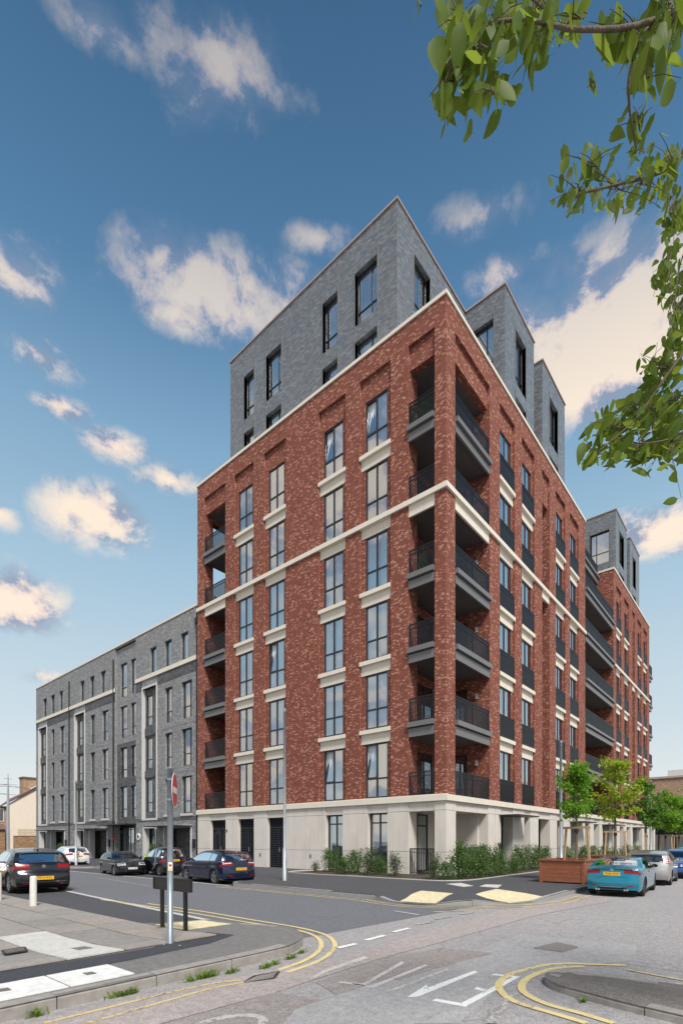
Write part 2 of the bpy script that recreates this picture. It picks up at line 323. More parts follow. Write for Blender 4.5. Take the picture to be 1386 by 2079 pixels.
# ------------------------------------------------------------ mesh helpers
class MB:
    def __init__(s): s.v = []; s.f = []; s.m = []
    def vert(s, p): s.v.append(tuple(p)); return len(s.v)-1
    def quad(s, a, b, c, d, m=0):
        n = len(s.v); s.v += [tuple(a), tuple(b), tuple(c), tuple(d)]; s.f.append((n, n+1, n+2, n+3)); s.m.append(m)
    def tri(s, a, b, c, m=0):
        n = len(s.v); s.v += [tuple(a), tuple(b), tuple(c)]; s.f.append((n, n+1, n+2)); s.m.append(m)
    def box(s, x0, x1, y0, y1, z0, z1, m=0):
        if x0 > x1: x0, x1 = x1, x0
        if y0 > y1: y0, y1 = y1, y0
        n = len(s.v)
        s.v += [(x0, y0, z0), (x1, y0, z0), (x1, y1, z0), (x0, y1, z0), (x0, y0, z1), (x1, y0, z1), (x1, y1, z1), (x0, y1, z1)]
        for q in ((0, 3, 2, 1), (4, 5, 6, 7), (0, 1, 5, 4), (1, 2, 6, 5), (2, 3, 7, 6), (3, 0, 4, 7)):
            s.f.append(tuple(n+i for i in q)); s.m.append(m)
        return s
    def beam(s, p, q, wd, ht, m=0, up=(0, 0, 1)):
        p, q = Vector(p), Vector(q); d = (q-p).normalized(); u = Vector(up)
        if abs(d.dot(u)) > .98: u = Vector((1, 0, 0))
        a = d.cross(u).normalized()*wd/2; b = a.cross(d).normalized()*ht/2
        n = len(s.v)
        for e in (p, q):
            for k, l in ((-1, -1), (1, -1), (1, 1), (-1, 1)): s.v.append(tuple(e+a*k+b*l))
        for qd in ((0, 1, 2, 3), (7, 6, 5, 4), (0, 4, 5, 1), (1, 5, 6, 2), (2, 6, 7, 3), (3, 7, 4, 0)):
            s.f.append(tuple(n+i for i in qd)); s.m.append(m)
        return s
    def tube(s, pts, rad, seg=8, m=0, caps=True):
        pts = [Vector(p) for p in pts]; rads = rad if isinstance(rad, (list, tuple)) else [rad]*len(pts)
        rings = []
        for i, p in enumerate(pts):
            d = (pts[min(i+1, len(pts)-1)]-pts[max(i-1, 0)]).normalized()
            u = Vector((0, 0, 1)) if abs(d.z) < .95 else Vector((1, 0, 0))
            a = d.cross(u).normalized(); b = a.cross(d).normalized()
            n = len(s.v); rings.append(n)
            for k in range(seg):
                an = 2*math.pi*k/seg; s.v.append(tuple(p+a*math.cos(an)*rads[i]+b*math.sin(an)*rads[i]))
        for i in range(len(rings)-1):
            for k in range(seg):
                k2 = (k+1) % seg
                s.f.append((rings[i]+k, rings[i]+k2, rings[i+1]+k2, rings[i+1]+k)); s.m.append(m)
        if caps:
            s.f.append(tuple(rings[0]+k for k in range(seg))); s.m.append(m); s.f.append(tuple(rings[-1]+k for k in reversed(range(seg)))); s.m.append(m)
        return s
    def prism(s, poly, z0, z1, m=0):
        n = len(s.v); k = len(poly)
        s.v += [(p[0], p[1], z0) for p in poly]+[(p[0], p[1], z1) for p in poly]
        s.f.append(tuple(n+i for i in reversed(range(k)))); s.m.append(m); s.f.append(tuple(n+k+i for i in range(k))); s.m.append(m)
        for i in range(k): j = (i+1) % k; s.f.append((n+i, n+j, n+k+j, n+k+i)); s.m.append(m)
        return s
    def mesh(s, name, mats, smooth=False):
        me = bpy.data.meshes.new(name); me.from_pydata(s.v, [], s.f)
        for mm in (mats if isinstance(mats, (list, tuple)) else [mats]): me.materials.append(M[mm] if isinstance(mm, str) else mm)
        if any(s.m): me.polygons.foreach_set('material_index', s.m)
        if smooth: me.polygons.foreach_set('use_smooth', [True]*len(me.polygons))
        me.update(); return me
    def build(s, name, mats, parent=None, smooth=False, kind=None, loc=None):
        return link(name, s.mesh(name, mats, smooth), parent, kind, loc)
def link(name, me, parent=None, kind=None, loc=None, rot=None, label=None):
    o = bpy.data.objects.new(name, me); col.objects.link(o)
    if parent: o.parent = parent
    if kind: o['kind'] = kind
    if loc is not None: o.location = loc
    if rot is not None: o.rotation_euler = rot
    if label: o['label'] = label
    return o
def thing(name, label, cat, loc=(0, 0, 0), rz=0.0, group=None):
    o = bpy.data.objects.new(name, None); col.objects.link(o); o.location = loc; o.rotation_euler = (0, 0, rz); o.empty_display_size = .2
    tag(o, label, cat, group); return o
def tag(o, label, cat, group=None):
    o['label'] = label; o['category'] = cat
    if group: o['group'] = group
    return o
def copytree(o, parent=None, label=None, loc=None, rz=None):
    c = o.copy(); col.objects.link(c); c.parent = parent
    if label: c['label'] = label
    if loc is not None: c.location = loc
    if rz is not None: c.rotation_euler = (0, 0, rz)
    for ch in list(o.children): copytree(ch, c)
    return c

class Facade:
    """u runs along the wall, d inward, z up.  side 'L': wall plane x=off facing -x (u=y);  side 'R': wall plane y=off facing -y (u=x)"""
    def __init__(s, side, off=0.0): s.side = side; s.off = off
    def P(s, u, d, z): return (s.off+d, u, z) if s.side == 'L' else (u, s.off+d, z)
    def box(s, mb, u0, u1, d0, d1, z0, z1, m=0):
        a = s.P(u0, d0, z0); b = s.P(u1, d1, z1); mb.box(a[0], b[0], a[1], b[1], z0, z1, m)
    def wall(s, mb, u0, u1, z0, z1, d0, d1, holes, back=False, m=0):
        us = sorted({u0, u1} | {h for q in holes for h in q[:2] if u0 < h < u1}); zs = sorted({z0, z1} | {h for q in holes for h in q[2:4] if z0 < h < z1})
        nu, nz = len(us)-1, len(zs)-1
        solid = [[not any(h[0] < (us[i]+us[i+1])/2 < h[1] and h[2] < (zs[j]+zs[j+1])/2 < h[3] for h in holes) for j in range(nz)] for i in range(nu)]
        S = lambda i, j: 0 <= i < nu and 0 <= j < nz and solid[i][j]
        def q(a, b, c, e):
            mb.quad(*[s.P(*p) for p in (a, b, c, e)], m=m)
        for i in range(nu):
            for j in range(nz):
                if not solid[i][j]: continue
                a, b, c, e = us[i], us[i+1], zs[j], zs[j+1]
                q((a, d0, c), (b, d0, c), (b, d0, e), (a, d0, e))
                if back: q((a, d1, c), (a, d1, e), (b, d1, e), (b, d1, c))
                if not S(i-1, j): q((a, d0, c), (a, d0, e), (a, d1, e), (a, d1, c))
                if not S(i+1, j): q((b, d0, c), (b, d1, c), (b, d1, e), (b, d0, e))
                if not S(i, j-1): q((a, d0, c), (a, d1, c), (b, d1, c), (b, d0, c))
                if not S(i, j+1): q((a, d0, e), (b, d0, e), (b, d1, e), (a, d1, e))
    def left_edge(s, u0, u1): return u1 if s.side == 'L' else u0
    def rot(s): return (0, 0, -math.pi/2) if s.side == 'L' else (0, 0, 0)
    def place(s, name, me, parent, u0, u1, d, z, **kw):
        return link(name, me, parent, loc=s.P(s.left_edge(u0, u1), d, z), rot=s.rot(), **kw)
# ------------------------------------------------------------ windows
_wc = {}
def win_meshes(W, H, mull, trans, depth=.07, fw=.06):
    key = (round(W, 3), round(H, 3), tuple(mull), tuple(trans), fw)
    if key in _wc: return _wc[key]
    fr = MB(); fr.box(0, fw, 0, depth, 0, H); fr.box(W-fw, W, 0, depth, 0, H); fr.box(fw, W-fw, 0, depth, 0, fw); fr.box(fw, W-fw, 0, depth, H-fw, H)
    xs = [fw]; zs = [fw]
    for f_ in mull: xs += [W*f_-fw*.55, W*f_+fw*.55]
    for f_ in trans: zs += [H*f_-fw*.55, H*f_+fw*.55]
    xs.append(W-fw); zs.append(H-fw)
    for i in range(1, len(xs)-1, 2): fr.box(xs[i], xs[i+1], .002, depth-.002, fw, H-fw)
    for j in range(1, len(zs)-1, 2):
        for i in range(0, len(xs), 2): fr.box(xs[i], xs[i+1], .004, depth-.004, zs[j], zs[j+1])
    cells = []
    for i in range(0, len(xs), 2):
        for j in range(0, len(zs), 2):
            a, b, c, e = xs[i], xs[i+1], zs[j], zs[j+1]
            pm = MB(); pm.quad((0, 0, 0), (b-a, 0, 0), (b-a, 0, e-c), (0, 0, e-c)); cells.append((a, c, b-a, e-c, pm.mesh('pane', 'glass')))
    _wc[key] = (fr.mesh('window_frame', 'frame'), cells); return _wc[key]
_cc = {}
def curtain_mesh(W, H, seed, mat='curtain'):
    key = (round(W, 2), round(H, 2), seed, mat)
    if key in _cc: return _cc[key]
    r = random.Random(seed); n = max(8, int(W/.028)); mb = MB(); ph = r.random()*6
    prev = None
    for i in range(n+1):
        x = W*i/n; y = .035*math.sin(i*1.35+ph)+.015*math.sin(i*.53+ph)
        a = mb.vert((x, y, 0)); b = mb.vert((x, y*.6, H))
        if prev: mb.f.append((prev[0], a, b, prev[1])); mb.m.append(0)
        prev = (a, b)
    _cc[key] = mb.mesh('curtain', mat, True); return _cc[key]
def sash_mesh(w_, h_):
    mb = MB(); f_ = .05
    mb.box(0, f_, 0, .05, 0, h_); mb.box(w_-f_, w_, 0, .05, 0, h_); mb.box(f_, w_-f_, 0, .05, 0, f_); mb.box(f_, w_-f_, 0, .05, h_-f_, h_)
    return mb.mesh('open_sash', 'frame')
def window(root, F, u0, u1, z0, z1, d, mull=(.5,), trans=(.36,), curt='pair', seed=0, tilt=False, name='window', fw=.06, gmat=None):
    W, H = u1-u0, z1-z0
    fr, cells = win_meshes(W, H, mull, trans, fw=fw)
    wn = F.place(name, fr, root, u0, u1, d, z0)
    for k, (x, z, cw, ch, pm) in enumerate(cells):
        if tilt and k == len(trans):
            sa = link('open_sash', sash_mesh(cw, ch), wn, loc=(x, .03, z), rot=(-R_(7), 0, 0))
            mm = MB(); mm.quad((x+.04, .04, z+.04), (x+cw-.04, .04, z+.04), (x+cw-.04, .04+.12*ch, z+ch-.04), (x+.04, .04+.12*ch, z+ch-.04))
            mm.build('pane', 'glass', wn)
        else: link('pane', pm, wn, loc=(x, .035, z))
    r = random.Random(seed*31+7)
    if curt == 'pair':
        a = W*r.uniform(.34, .5); b = W*r.uniform(.34, .5)
        link('curtain', curtain_mesh(a, H-.1, seed % 4), wn, loc=(.03, .16, .05)); link('curtain', curtain_mesh(b, H-.1, 4+seed % 4), wn, loc=(W-b-.03, .16, .05))
    elif curt == 'full':
        link('curtain', curtain_mesh(W-.06, H-.1, seed % 5), wn, loc=(.03, .16, .05))
    elif curt == 'grey':
        link('curtain', curtain_mesh(W*.45, H-.1, seed % 4, 'curtain_grey'), wn, loc=(.03, .22, .05)); link('curtain', curtain_mesh(W*.45, H-.1, seed % 3, 'curtain_grey'), wn, loc=(W*.52, .22, .05))
    return wn
def railing(root, p0, p1, z, h=1.08, sp=.095, mat='rail', name='balcony_railing', lab=None):
    p0, p1 = Vector((*p0, z)), Vector((*p1, z)); L = (p1-p0).length; d = (p1-p0)/L
    mb = MB()
    for zz, ht in ((.05, .03), (h-.02, .04), (h-.20, .02)): mb.beam(p0+Vector((0, 0, zz)), p1+Vector((0, 0, zz)), .045, ht)
    n_post = max(1, int(L/1.4))
    for i in range(n_post+1):
        q = p0+d*(L*i/n_post if 0 < i < n_post else (.02 if i == 0 else L-.02)); mb.beam(q, q+Vector((0, 0, h)), .04, .04)
    rl = mb.build(name, mat, root)
    if lab: rl['label'] = lab
    bb = MB(); n = int(L/sp)
    for i in range(1, n):
        q = p0+d*(L*i/n); bb.beam(q+Vector((0, 0, .065)), q+Vector((0, 0, h-.04)), .016, .04, up=tuple(d))
    bb.build('railing_bars', mat, rl, kind='stuff'); return rl
def box_part(name, mat, root, F, u0, u1, d0, d1, z0, z1):
    mb = MB(); F.box(mb, u0, u1, d0, d1, z0, z1); return mb.build(name, mat, root)

# ------------------------------------------------------------ red brick building
ST = 3.30; Z0 = 3.60
LV = [Z0+ST*k for k in range(7)]            # floor levels 3.6 ... 23.4
ZTOP = 24.76; REC = 23.74; WTOP = 22.68
red = thing('red_brick_apartment_building', 'tall red brick apartment block with white stone bands and a dark grey rooftop storey', 'building')
L0 = Facade('L'); R0 = Facade('R')
LB = [(2.85, 4.66), (5.56, 7.38), (9.84, 11.64), (12.55, 14.36)]   # window bays of the left face
LEND = 18.23
wallm = MB()
# outer leaf (0 .. 0.1) : holes are the bays and balcony openings
holesL = [(a, b, Z0, REC) for a, b in LB]
for a, b in ((.55, 1.89), (15.25, 17.46)): holesL += [(a, b, Z0, REC)]
L0.wall(wallm, .0, LEND, Z0, ZTOP, 0, .14, holesL)
MG = .25
inner = []
for a, b in LB:
    for k in range(6): inner.append((a+MG, b-MG, LV[k]+.03, (LV[k+1]-.62) if k < 5 else WTOP))
for a, b in ((.55, 1.89), (15.25, 17.46)): inner.append((a, b, Z0, WTOP+.03))
L0.wall(wallm, .14, LEND, Z0, ZTOP-.01, .14, .45, inner)
RB1 = [(5.47, 7.40), (8.37, 10.28), (13.95, 15.86), (16.83, 18.80)]; RS1 = (11.53, 12.82)
RB2 = [(29.64, 31.50), (32.62, 34.55), (38.31, 40.22), (41.22, 43.15)]; RS2 = (35.99, 37.15)
def right_block(t0, t1, bays, slot, opening, wm):
    h = [(a, b, Z0, REC) for a, b in bays]+[(slot[0], slot[1], Z0, REC)]
    if opening: h.append((opening[0], opening[1], Z0, REC))
    R0.wall(wm, t0+.14 if opening else t0, t1, Z0, ZTOP, 0, .14, h)
    inn = []
    for a, b in bays:
        for k in range(6): inn.append((a+.2, b-.2, LV[k]+.03, (LV[k+1]-.62) if k < 5 else WTOP))
    inn.append((slot[0], slot[1], Z0, LV[5]+1.9))
    if opening: inn.append((opening[0], opening[1], Z0, WTOP+.03))
    R0.wall(wm, t0+.45 if opening else t0, t1, Z0, ZTOP-.01, .14, .45, inn)
right_block(0.0, 20.36, RB1, RS1, (.8, 4.30), wallm)
# corner column back faces, return walls of the balconies
def wbox(*a): wallm.box(*a)
wbox(.1, .8, .45, .55, Z0, WTOP); 
# slots: deep brick niches
for a, b in (RS1, RS2): 
    R0.wall(wallm, a-.1, b+.1, Z0, LV[5]+1.9, 1.3, 1.4, []); wbox(a-.12, a, .45, 1.3, Z0, LV[5]+1.9); wbox(b, b+.12, .45, 1.3, Z0, LV[5]+1.9); wbox(a-.1, b+.1, .45, 1.3, LV[5]+1.9, LV[5]+2.0)
# corner balcony inner walls : t=4.3 (brick then doors), s=2.6 back wall (doors), and left jamb
wbox(4.3, 4.45, .45, 2.7, Z0, WTOP+.3); wbox(.45, 4.3, 2.6, 2.72, Z0, WTOP+.3); wbox(.45, .75, 1.9, 2.6, Z0, WTOP+.3)
MB().box(.46, 4.29, .46, 2.59, WTOP+.02, WTOP+.2).build('balcony_ceiling', 'soffit', red); MB().box(.18, .46, .56, 1.88, WTOP+.04, WTOP+.2).build('balcony_ceiling', 'soffit', red); MB().box(.82, 4.28, .18, .46, WTOP+.04, WTOP+.2).build('balcony_ceiling', 'soffit', red)
# far end balcony inner walls and the end wall with its open upper storeys
ZE = LV[4]
wbox(.45, 2.6, 15.05, 15.25, Z0, WTOP+.3)
wbox(2.5, 2.62, 15.25, 17.5, Z0, WTOP+.3)
wbox(.45, 2.5, 17.5, 17.9, Z0, ZE+.0); wbox(.45, .68, 17.46, 17.9, ZE, WTOP+.2)
wbox(.18, 2.5, 17.47, 17.9, WTOP+.05, WTOP+.3); MB().box(.18, 2.48, 15.27, 17.45, WTOP+.06, WTOP+.2).build('balcony_ceiling', 'soffit', red)
for zz in (LV[5]-.3,): wbox(.68, 2.5, 17.5, 17.9, zz, zz+.3)
wb2 = MB(); wb2.quad((.1, LEND, Z0), (.1, LEND, ZE), (20, LEND, ZE), (20, LEND, Z0)); wb2.quad((2.6, LEND, ZE), (2.6, LEND, ZTOP), (20, LEND, ZTOP), (20, LEND, ZE)); wb2.quad((.1, LEND, WTOP), (2.6, LEND, WTOP), (2.6, LEND, ZTOP), (.1, LEND, ZTOP)); wb2.quad((.1, LEND, ZE), (.68, LEND, ZE), (.68, LEND, WTOP), (.1, LEND, WTOP))
wallm.v += []; 
wallm.build('brick_wall', 'red_brick', red)
wb2.build('end_wall', 'red_brick', red)
w2 = MB()
right_block(28.71, 44.38, RB2, RS2, None, w2)
w2.box(28.71, 29.0, .45, 9.0, Z0, ZTOP); w2.box(28.715, 28.98, .15, .45, Z0, ZTOP-.02); w2.box(44.0, 44.36, .45, 12.0, Z0, ZTOP)
w2.box(20.1, 20.34, .45, 9, Z0, ZTOP-.02)
w2.box(20.34, 28.71, 2.3, 2.5, Z0, ZTOP-.4)
w2.build('far_brick_wall', 'red_brick', red)
# interiors seen through the glass
im = MB(); im.box(1.3, 19.6, 2.95, 15.0, .1, 24.4); im.box(4.8, 19.6, 1.2, 2.9, .1, 24.4); im.box(29.3, 43.9, 1.0, 11, .1, 24.4)
im.build('interior', 'interior', red)
rf = MB(); rf.box(.3, 20.1, .3, LEND-.2, 24.40, 24.46); rf.box(20.1, 28.9, 2.35, 9, 24.2, 24.3); rf.box(28.9, 44.1, .3, 12, 24.40, 24.46); rf.build('flat_roof', 'soffit', red)
# copings
cp = [('L', 0, LEND), ('R', 0, 20.36), ('R2', 28.71, 44.38)]
mb = MB(); mb.box(-.06, .5, -.06, LEND+.04, ZTOP, ZTOP+.16); mb.build('coping', 'cream_stone', red)
mb = MB(); mb.box(.5, 20.40, -.06, .5, ZTOP, ZTOP+.16); mb.box(20.0, 20.40, .5, 3, ZTOP, ZTOP+.16); mb.build('coping', 'cream_stone', red)
mb = MB(); mb.box(28.67, 44.42, -.06, .5, ZTOP, ZTOP+.16); mb.box(28.67, 29.05, .5, 2.6, ZTOP, ZTOP+.16); mb.build('coping', 'cream_stone', red)
# string course at the fourth floor
zs1 = LV[4]; 
def course(x0, x1, y0, y1, z0, z1, name='string_course'):
    MB().box(x0, x1, y0, y1, z0, z1).build(name, 'cream_stone', red)
course(-.10, .12, -.10, LEND, zs1-.22, zs1); course(.12, 20.36, -.10, .12, zs1-.22, zs1); course(28.71, 44.40, -.10, .12, zs1-.22, zs1)
course(-.095, .118, -.095, LEND+.03, Z0-.26, Z0, 'base_band'); course(.118, 47.9, -.095, .118, Z0-.26, Z0, 'base_band')
course(-.05, .12, -.05, LEND+.03, Z0-.02, Z0+.03, 'band_upstand')
# left face windows
tilts = {(1, 5), (0, 5), (2, 2), (1, 0), (0, 0)}
for bi, (a, b) in enumerate(LB):
    for k in range(6):
        top = LV[k+1]-.655 if k < 5 else WTOP
        cur = 'pair' if (bi, k) not in ((2, 0), (3, 0), (0, 4)) else 'grey'
        if (bi*7+k*3) % 5 == 0: cur = 'full'
        window(red, L0, a+MG, b-MG, LV[k]+.05, top, .17, seed=bi*6+k, tilt=(bi, k) in tilts, curt=cur, trans=(.355,), fw=.07)
        if k >= 1:
            if k != 4: box_part('window_sill', 'cream_stone', red, L0, a, b+.01, -.04, .18, LV[k]-.19, LV[k])
            box_part('spandrel_panel', 'cream_stone', red, L0, a, b, .11, .18, LV[k]-.65, LV[k]-.19)
# right face windows with guard railings
for bl, bays in enumerate((RB1, RB2)):
    for bi, (a, b) in enumerate(bays):
        for k in range(6):
            top = LV[k+1]-.655 if k < 5 else WTOP
            window(red, R0, a+.2, b-.2, LV[k]+.05, top, .17, mull=(.5,), trans=(), seed=bi*5+k+bl, curt='pair' if (bi+k) % 3 else 'full')
            railing(red, (a+.06, .03), (b-.06, .03), LV[k]+.04, 1.12, sp=.075, name='window_guard')
            if k >= 1:
                if k != 4: box_part('window_sill', 'cream_stone', red, R0, a, b+.01, -.04, .18, LV[k]-.19, LV[k])
                box_part('spandrel_panel', 'cream_stone', red, R0, a, b, .11, .18, LV[k]-.65, LV[k]-.19)
for a, b in (RS1, RS2): box_part('spandrel_panel', 'cream_stone', red, R0, a, b, .025, .13, LV[4]-.65, LV[4]-.22)
# balconies
def slab_edge(F, u0, u1, k, stone):
    if stone:
        box_part('spandrel_panel', 'cream_stone', red, F, u0, u1, .03, .12, LV[k]-.70, LV[k]-.22)
    else:
        box_part('balcony_edge', 'steel', red, F, u0-.0, u1+.0, -.14, .10, LV[k]-.24, LV[k]-.02)
        box_part('balcony_beam', 'steel', red, F, u0+.02, u1-.02, -.02, .08, LV[k]-.66, LV[k]-.29)
        box_part('balcony_shadow_gap', 'dark_metal', red, F, u0+.01, u1-.01, .0, .08, LV[k]-.29, LV[k]-.24)
for k in range(6):
    if k:
        slab_edge(L0, .56, 1.89, k, k == 4); slab_edge(R0, .81, 4.28, k, k == 4); slab_edge(L0, 15.26, 17.45, k, k == 4)
        MB().box(.12, 4.28, .12, 2.58, LV[k]-.5, LV[k]-.03).build('balcony_floor', 'soffit', red)
        MB().box(.12, 2.48, 15.27, 17.46, LV[k]-.5, LV[k]-.03).build('balcony_floor', 'soffit', red)
    railing(red, (.05, .57), (.05, 1.87), LV[k]); railing(red, (.82, .05), (4.27, .05), LV[k], sp=.085); railing(red, (.05, 15.28), (.05, 17.44), LV[k], sp=.085)
    if k >= 4: railing(red, (.7, 17.8), (2.45, 17.8), LV[k])
    # glazed doors at the back of the corner balcony
    fb = Facade('R', 2.5); window(red, fb, .85, 3.1, LV[k]+.02, LV[k]+2.3, 0, mull=(.33, .66), trans=(), curt='grey', seed=k, name='balcony_door')
    fl = Facade('L', 4.2); window(red, fl, 1.2, 2.5, LV[k]+.02, LV[k]+2.3, 0, mull=(.5,), trans=(), curt='grey' if k % 2 else 'none', seed=k, name='balcony_door')
    MB().box(4.22, 4.29, .62, .74, LV[k]+1.75, LV[k]+2.0).build('wall_lamp', 'white_frame', red)
# long balconies between the two blocks
for k in range(1, 6):
    F = R0
    box_part('balcony_edge', 'steel', red, F, 20.40, 28.66, -.16, .12, LV[k]-.20, LV[k]-.02)
    box_part('balcony_beam', 'steel', red, F, 20.42, 28.60, -.04, .10, LV[k]-.62, LV[k]-.28)
    box_part('balcony_shadow_gap', 'dark_metal', red, F, 20.41, 28.62, .0, .10, LV[k]-.28, LV[k]-.20)
    MB().box(20.38, 28.68, .14, 2.28, LV[k]-.5, LV[k]-.03).build('balcony_floor', 'soffit', red)
for k in range(0, 6):
    railing(red, (20.42, .03), (28.64, .03), LV[k], 1.12, sp=.085)
    fb = Facade('R', 2.2); 
    for a in (21.2, 25.2): window(red, fb, a, a+2.4, LV[k]+.02, LV[k]+2.3, 0, mull=(.5,), trans=(), curt='none', seed=k, name='balcony_door')
box_part('balcony_edge', 'steel', red, Facade('R', 1.2), 20.40, 28.66, -.16, .12, 24.2, 24.38)
box_part('balcony_beam', 'steel', red, Facade('R', 1.2), 20.42, 28.60, -.04, .10, 23.75, 24.12)
box_part('balcony_shadow_gap', 'dark_metal', red, Facade('R', 1.2), 20.41, 28.62, .0, .10, 24.12, 24.2)
MB().box(20.38, 28.68, 1.34, 2.4, 23.9, 24.15).build('balcony_floor', 'soffit', red)
railing(red, (20.42, 1.25), (28.64, 1.25), 24.38, 1.0, sp=.085)
railing(red, (17.6, .25), (20.2, .25), ZTOP+.16, .28, sp=.2, name='roof_guard')
# balconies on the far gable
for k in range(1, 6):
    MB().box(44.40, 47.4, .15, 2.5, LV[k]-.24, LV[k]-.02).build('balcony_edge', 'steel', red)
    MB().box(44.40, 47.2, .25, 2.4, LV[k]-.62, LV[k]-.26).build('balcony_beam', 'steel', red)
    railing(red, (44.45, .25), (47.3, .25), LV[k], 1.1, sp=.085); railing(red, (47.3, .25), (47.3, 2.4), LV[k], 1.1, sp=.085)

# stone ground floor -------------------------------------------------
GZ = .10; JG = .016
bk = MB(); bk.box(.06, .4, 0.06, LEND, 3.30, 3.345); 
def stone_column(F, u0, u1, d0=0.0, d1=.55, split=None, zt=Z0-.265):
    us = [u0]+(split or [])+[u1]
    for a, b in zip(us[:-1], us[1:]):
        for z0, z1 in ((GZ-.1, 1.13), (1.13, 2.93), (2.93, zt)):
            box_part('stone_panel', 'stone', red, F, a+(JG if a != u0 else 0), b, d0, d1, z0+(JG if z0 > .2 else 0), z1)
def header(F, u0, u1, z0=2.93, d0=.04): box_part('stone_panel', 'stone', red, F, u0+.004, u1-.004, d0, .5, z0, Z0-.265)
jb = MB(); jb.box(.02, .1, 7.5, 9.8, 0, 3.3); jb.build('panel_backing', 'joint', red)
# corner column
for z0, z1 in ((0, 1.13), (1.13, 2.93), (2.93, Z0-.265)):
    MB().box(0, .86, 0, .55, z0+(JG if z0 else 0), z1).build('stone_panel', 'stone', red)
MB().box(.012, .85, .012, .54, 0, Z0-.27).build('column_core', 'joint', red)
lc = [(1.88, 3.03, None), (4.19, 5.75, [4.75]), (6.9, 9.84, [7.1, 8.3, 9.2]), (11.4, 12.53, None), (14.05, 15.22, None), (16.85, 18.2, None)]
for a, b, sp_ in lc: stone_column(L0, a, b, split=sp_)
for a, b in ((.55, 1.88), (3.03, 4.19), (5.75, 6.9), (9.84, 11.4), (12.53, 14.05), (15.22, 16.85)): header(L0, a, b)
for a, b in ((3.03, 4.19), (5.75, 6.9)):
    window(red, L0, a+.02, b-.02, 1.05, 2.92, .22, mull=(.5,), trans=(.76,), curt='full', seed=int(a*3)); 
    window(red, L0, a+.02, b-.02, .12, 1.05, .22, mull=(.5,), trans=(), curt='grey', seed=int(a*3))
# ground floor corner recess
MB().box(.5, 4.1, 2.6, 2.75, 0, 3.3).build('recess_wall', 'stone', red); MB().box(4.0, 4.15, .5, 2.6, 0, 3.3).build('recess_wall', 'stone', red)
MB().box(.06, 4.1, .06, 2.7, 2.96, 3.3).build('recess_ceiling', 'stone', red)
MB().box(.56, .72, 1.9, 2.6, 0, 2.96).build('recess_wall', 'stone', red)
window(red, Facade('R', 2.45), .75, 2.6, .15, 2.9, 0, mull=(.5,), trans=(.8,), curt='grey', seed=3, name='glazed_door')
railing(red, (.1, .58), (.1, 1.86), .14, 1.15, sp=.11, name='ground_railing'); railing(red, (.9, .15), (4.0, .15), .14, 1.2, sp=.09, name='ground_railing')
# right face ground floor columns
rc = [(4.1, 5.6, [4.9]), (7.1, 8.7, [7.9]), (9.6, 10.9, None), (12.9, 14.2, None), (15.5, 17.0, [16.2]), (18.5, 20.3, [19.6]), (21.6, 22.6, None), (24.2, 25.2, None), (27.2, 28.2, None), (29.9, 30.9, None),
      (32.6, 33.6, None), (35.2, 36.2, None), (38.0, 39.0, None), (40.6, 41.6, None), (43.4, 44.4, None), (46.9, 47.8, None)]
for a, b, sp_ in rc: stone_column(R0, a, b, d1=.6, split=sp_)
edges = [.86]+[v for a, b, _ in rc for v in (a, b)]
gaps = [(edges[i], edges[i+1]) for i in range(0, len(edges)-1, 2)]
kinds = {1: 'door', 2: 'win', 3: 'deep', 4: 'win', 5: 'door', 6: 'deep', 7: 'deep', 8: 'door', 9: 'win', 10: 'deep', 11: 'win', 12: 'door', 13: 'deep', 14: 'win', 15: 'deep'}
for i, (a, b) in enumerate(gaps):
    header(R0, a, b)
    if i == 0: continue
    kd = kinds[i]
    if kd == 'win': window(red, R0, a+.05, b-.05, .15, 2.92, .35, mull=(.5,), trans=(.75,), curt='grey', seed=i)
    elif kd == 'door':
        dr = MB(); R0.box(dr, a+.08, b-.08, .5, .56, .12, 2.3); dn = dr.build('entrance_door', 'dark_metal', red)
        window(red, R0, a+.08, b-.08, 2.34, 2.9, .5, mull=(), trans=(), curt='none', name='fanlight')
        MB().box(b-.3, b-.26, .44, .5, 1.0, 1.3).build('door_handle', 'steel', dn)
        cpy = MB(); cpy.box(a-.25, b+1.1, -1.0, .1, 2.88, 2.94); cpy.build('entrance_canopy', 'dark_metal', red)
    else:
        MB().box(a, b, 1.6, 1.7, 0, 3.3).build('recess_wall', 'stone', red)
    MB().box(a-.05, b+.05, .5, 1.75, 2.95, 3.3).build('recess_ceiling', 'stone', red)
    if kd != 'deep': MB().box(a-.04, b+.04, .6, .7, 0, 3.2).build('room_back', 'interior', red)
MB().box(5.3, 5.5, -.1, .0, .9, 1.5).build('letter_box', 'dark_metal', red)
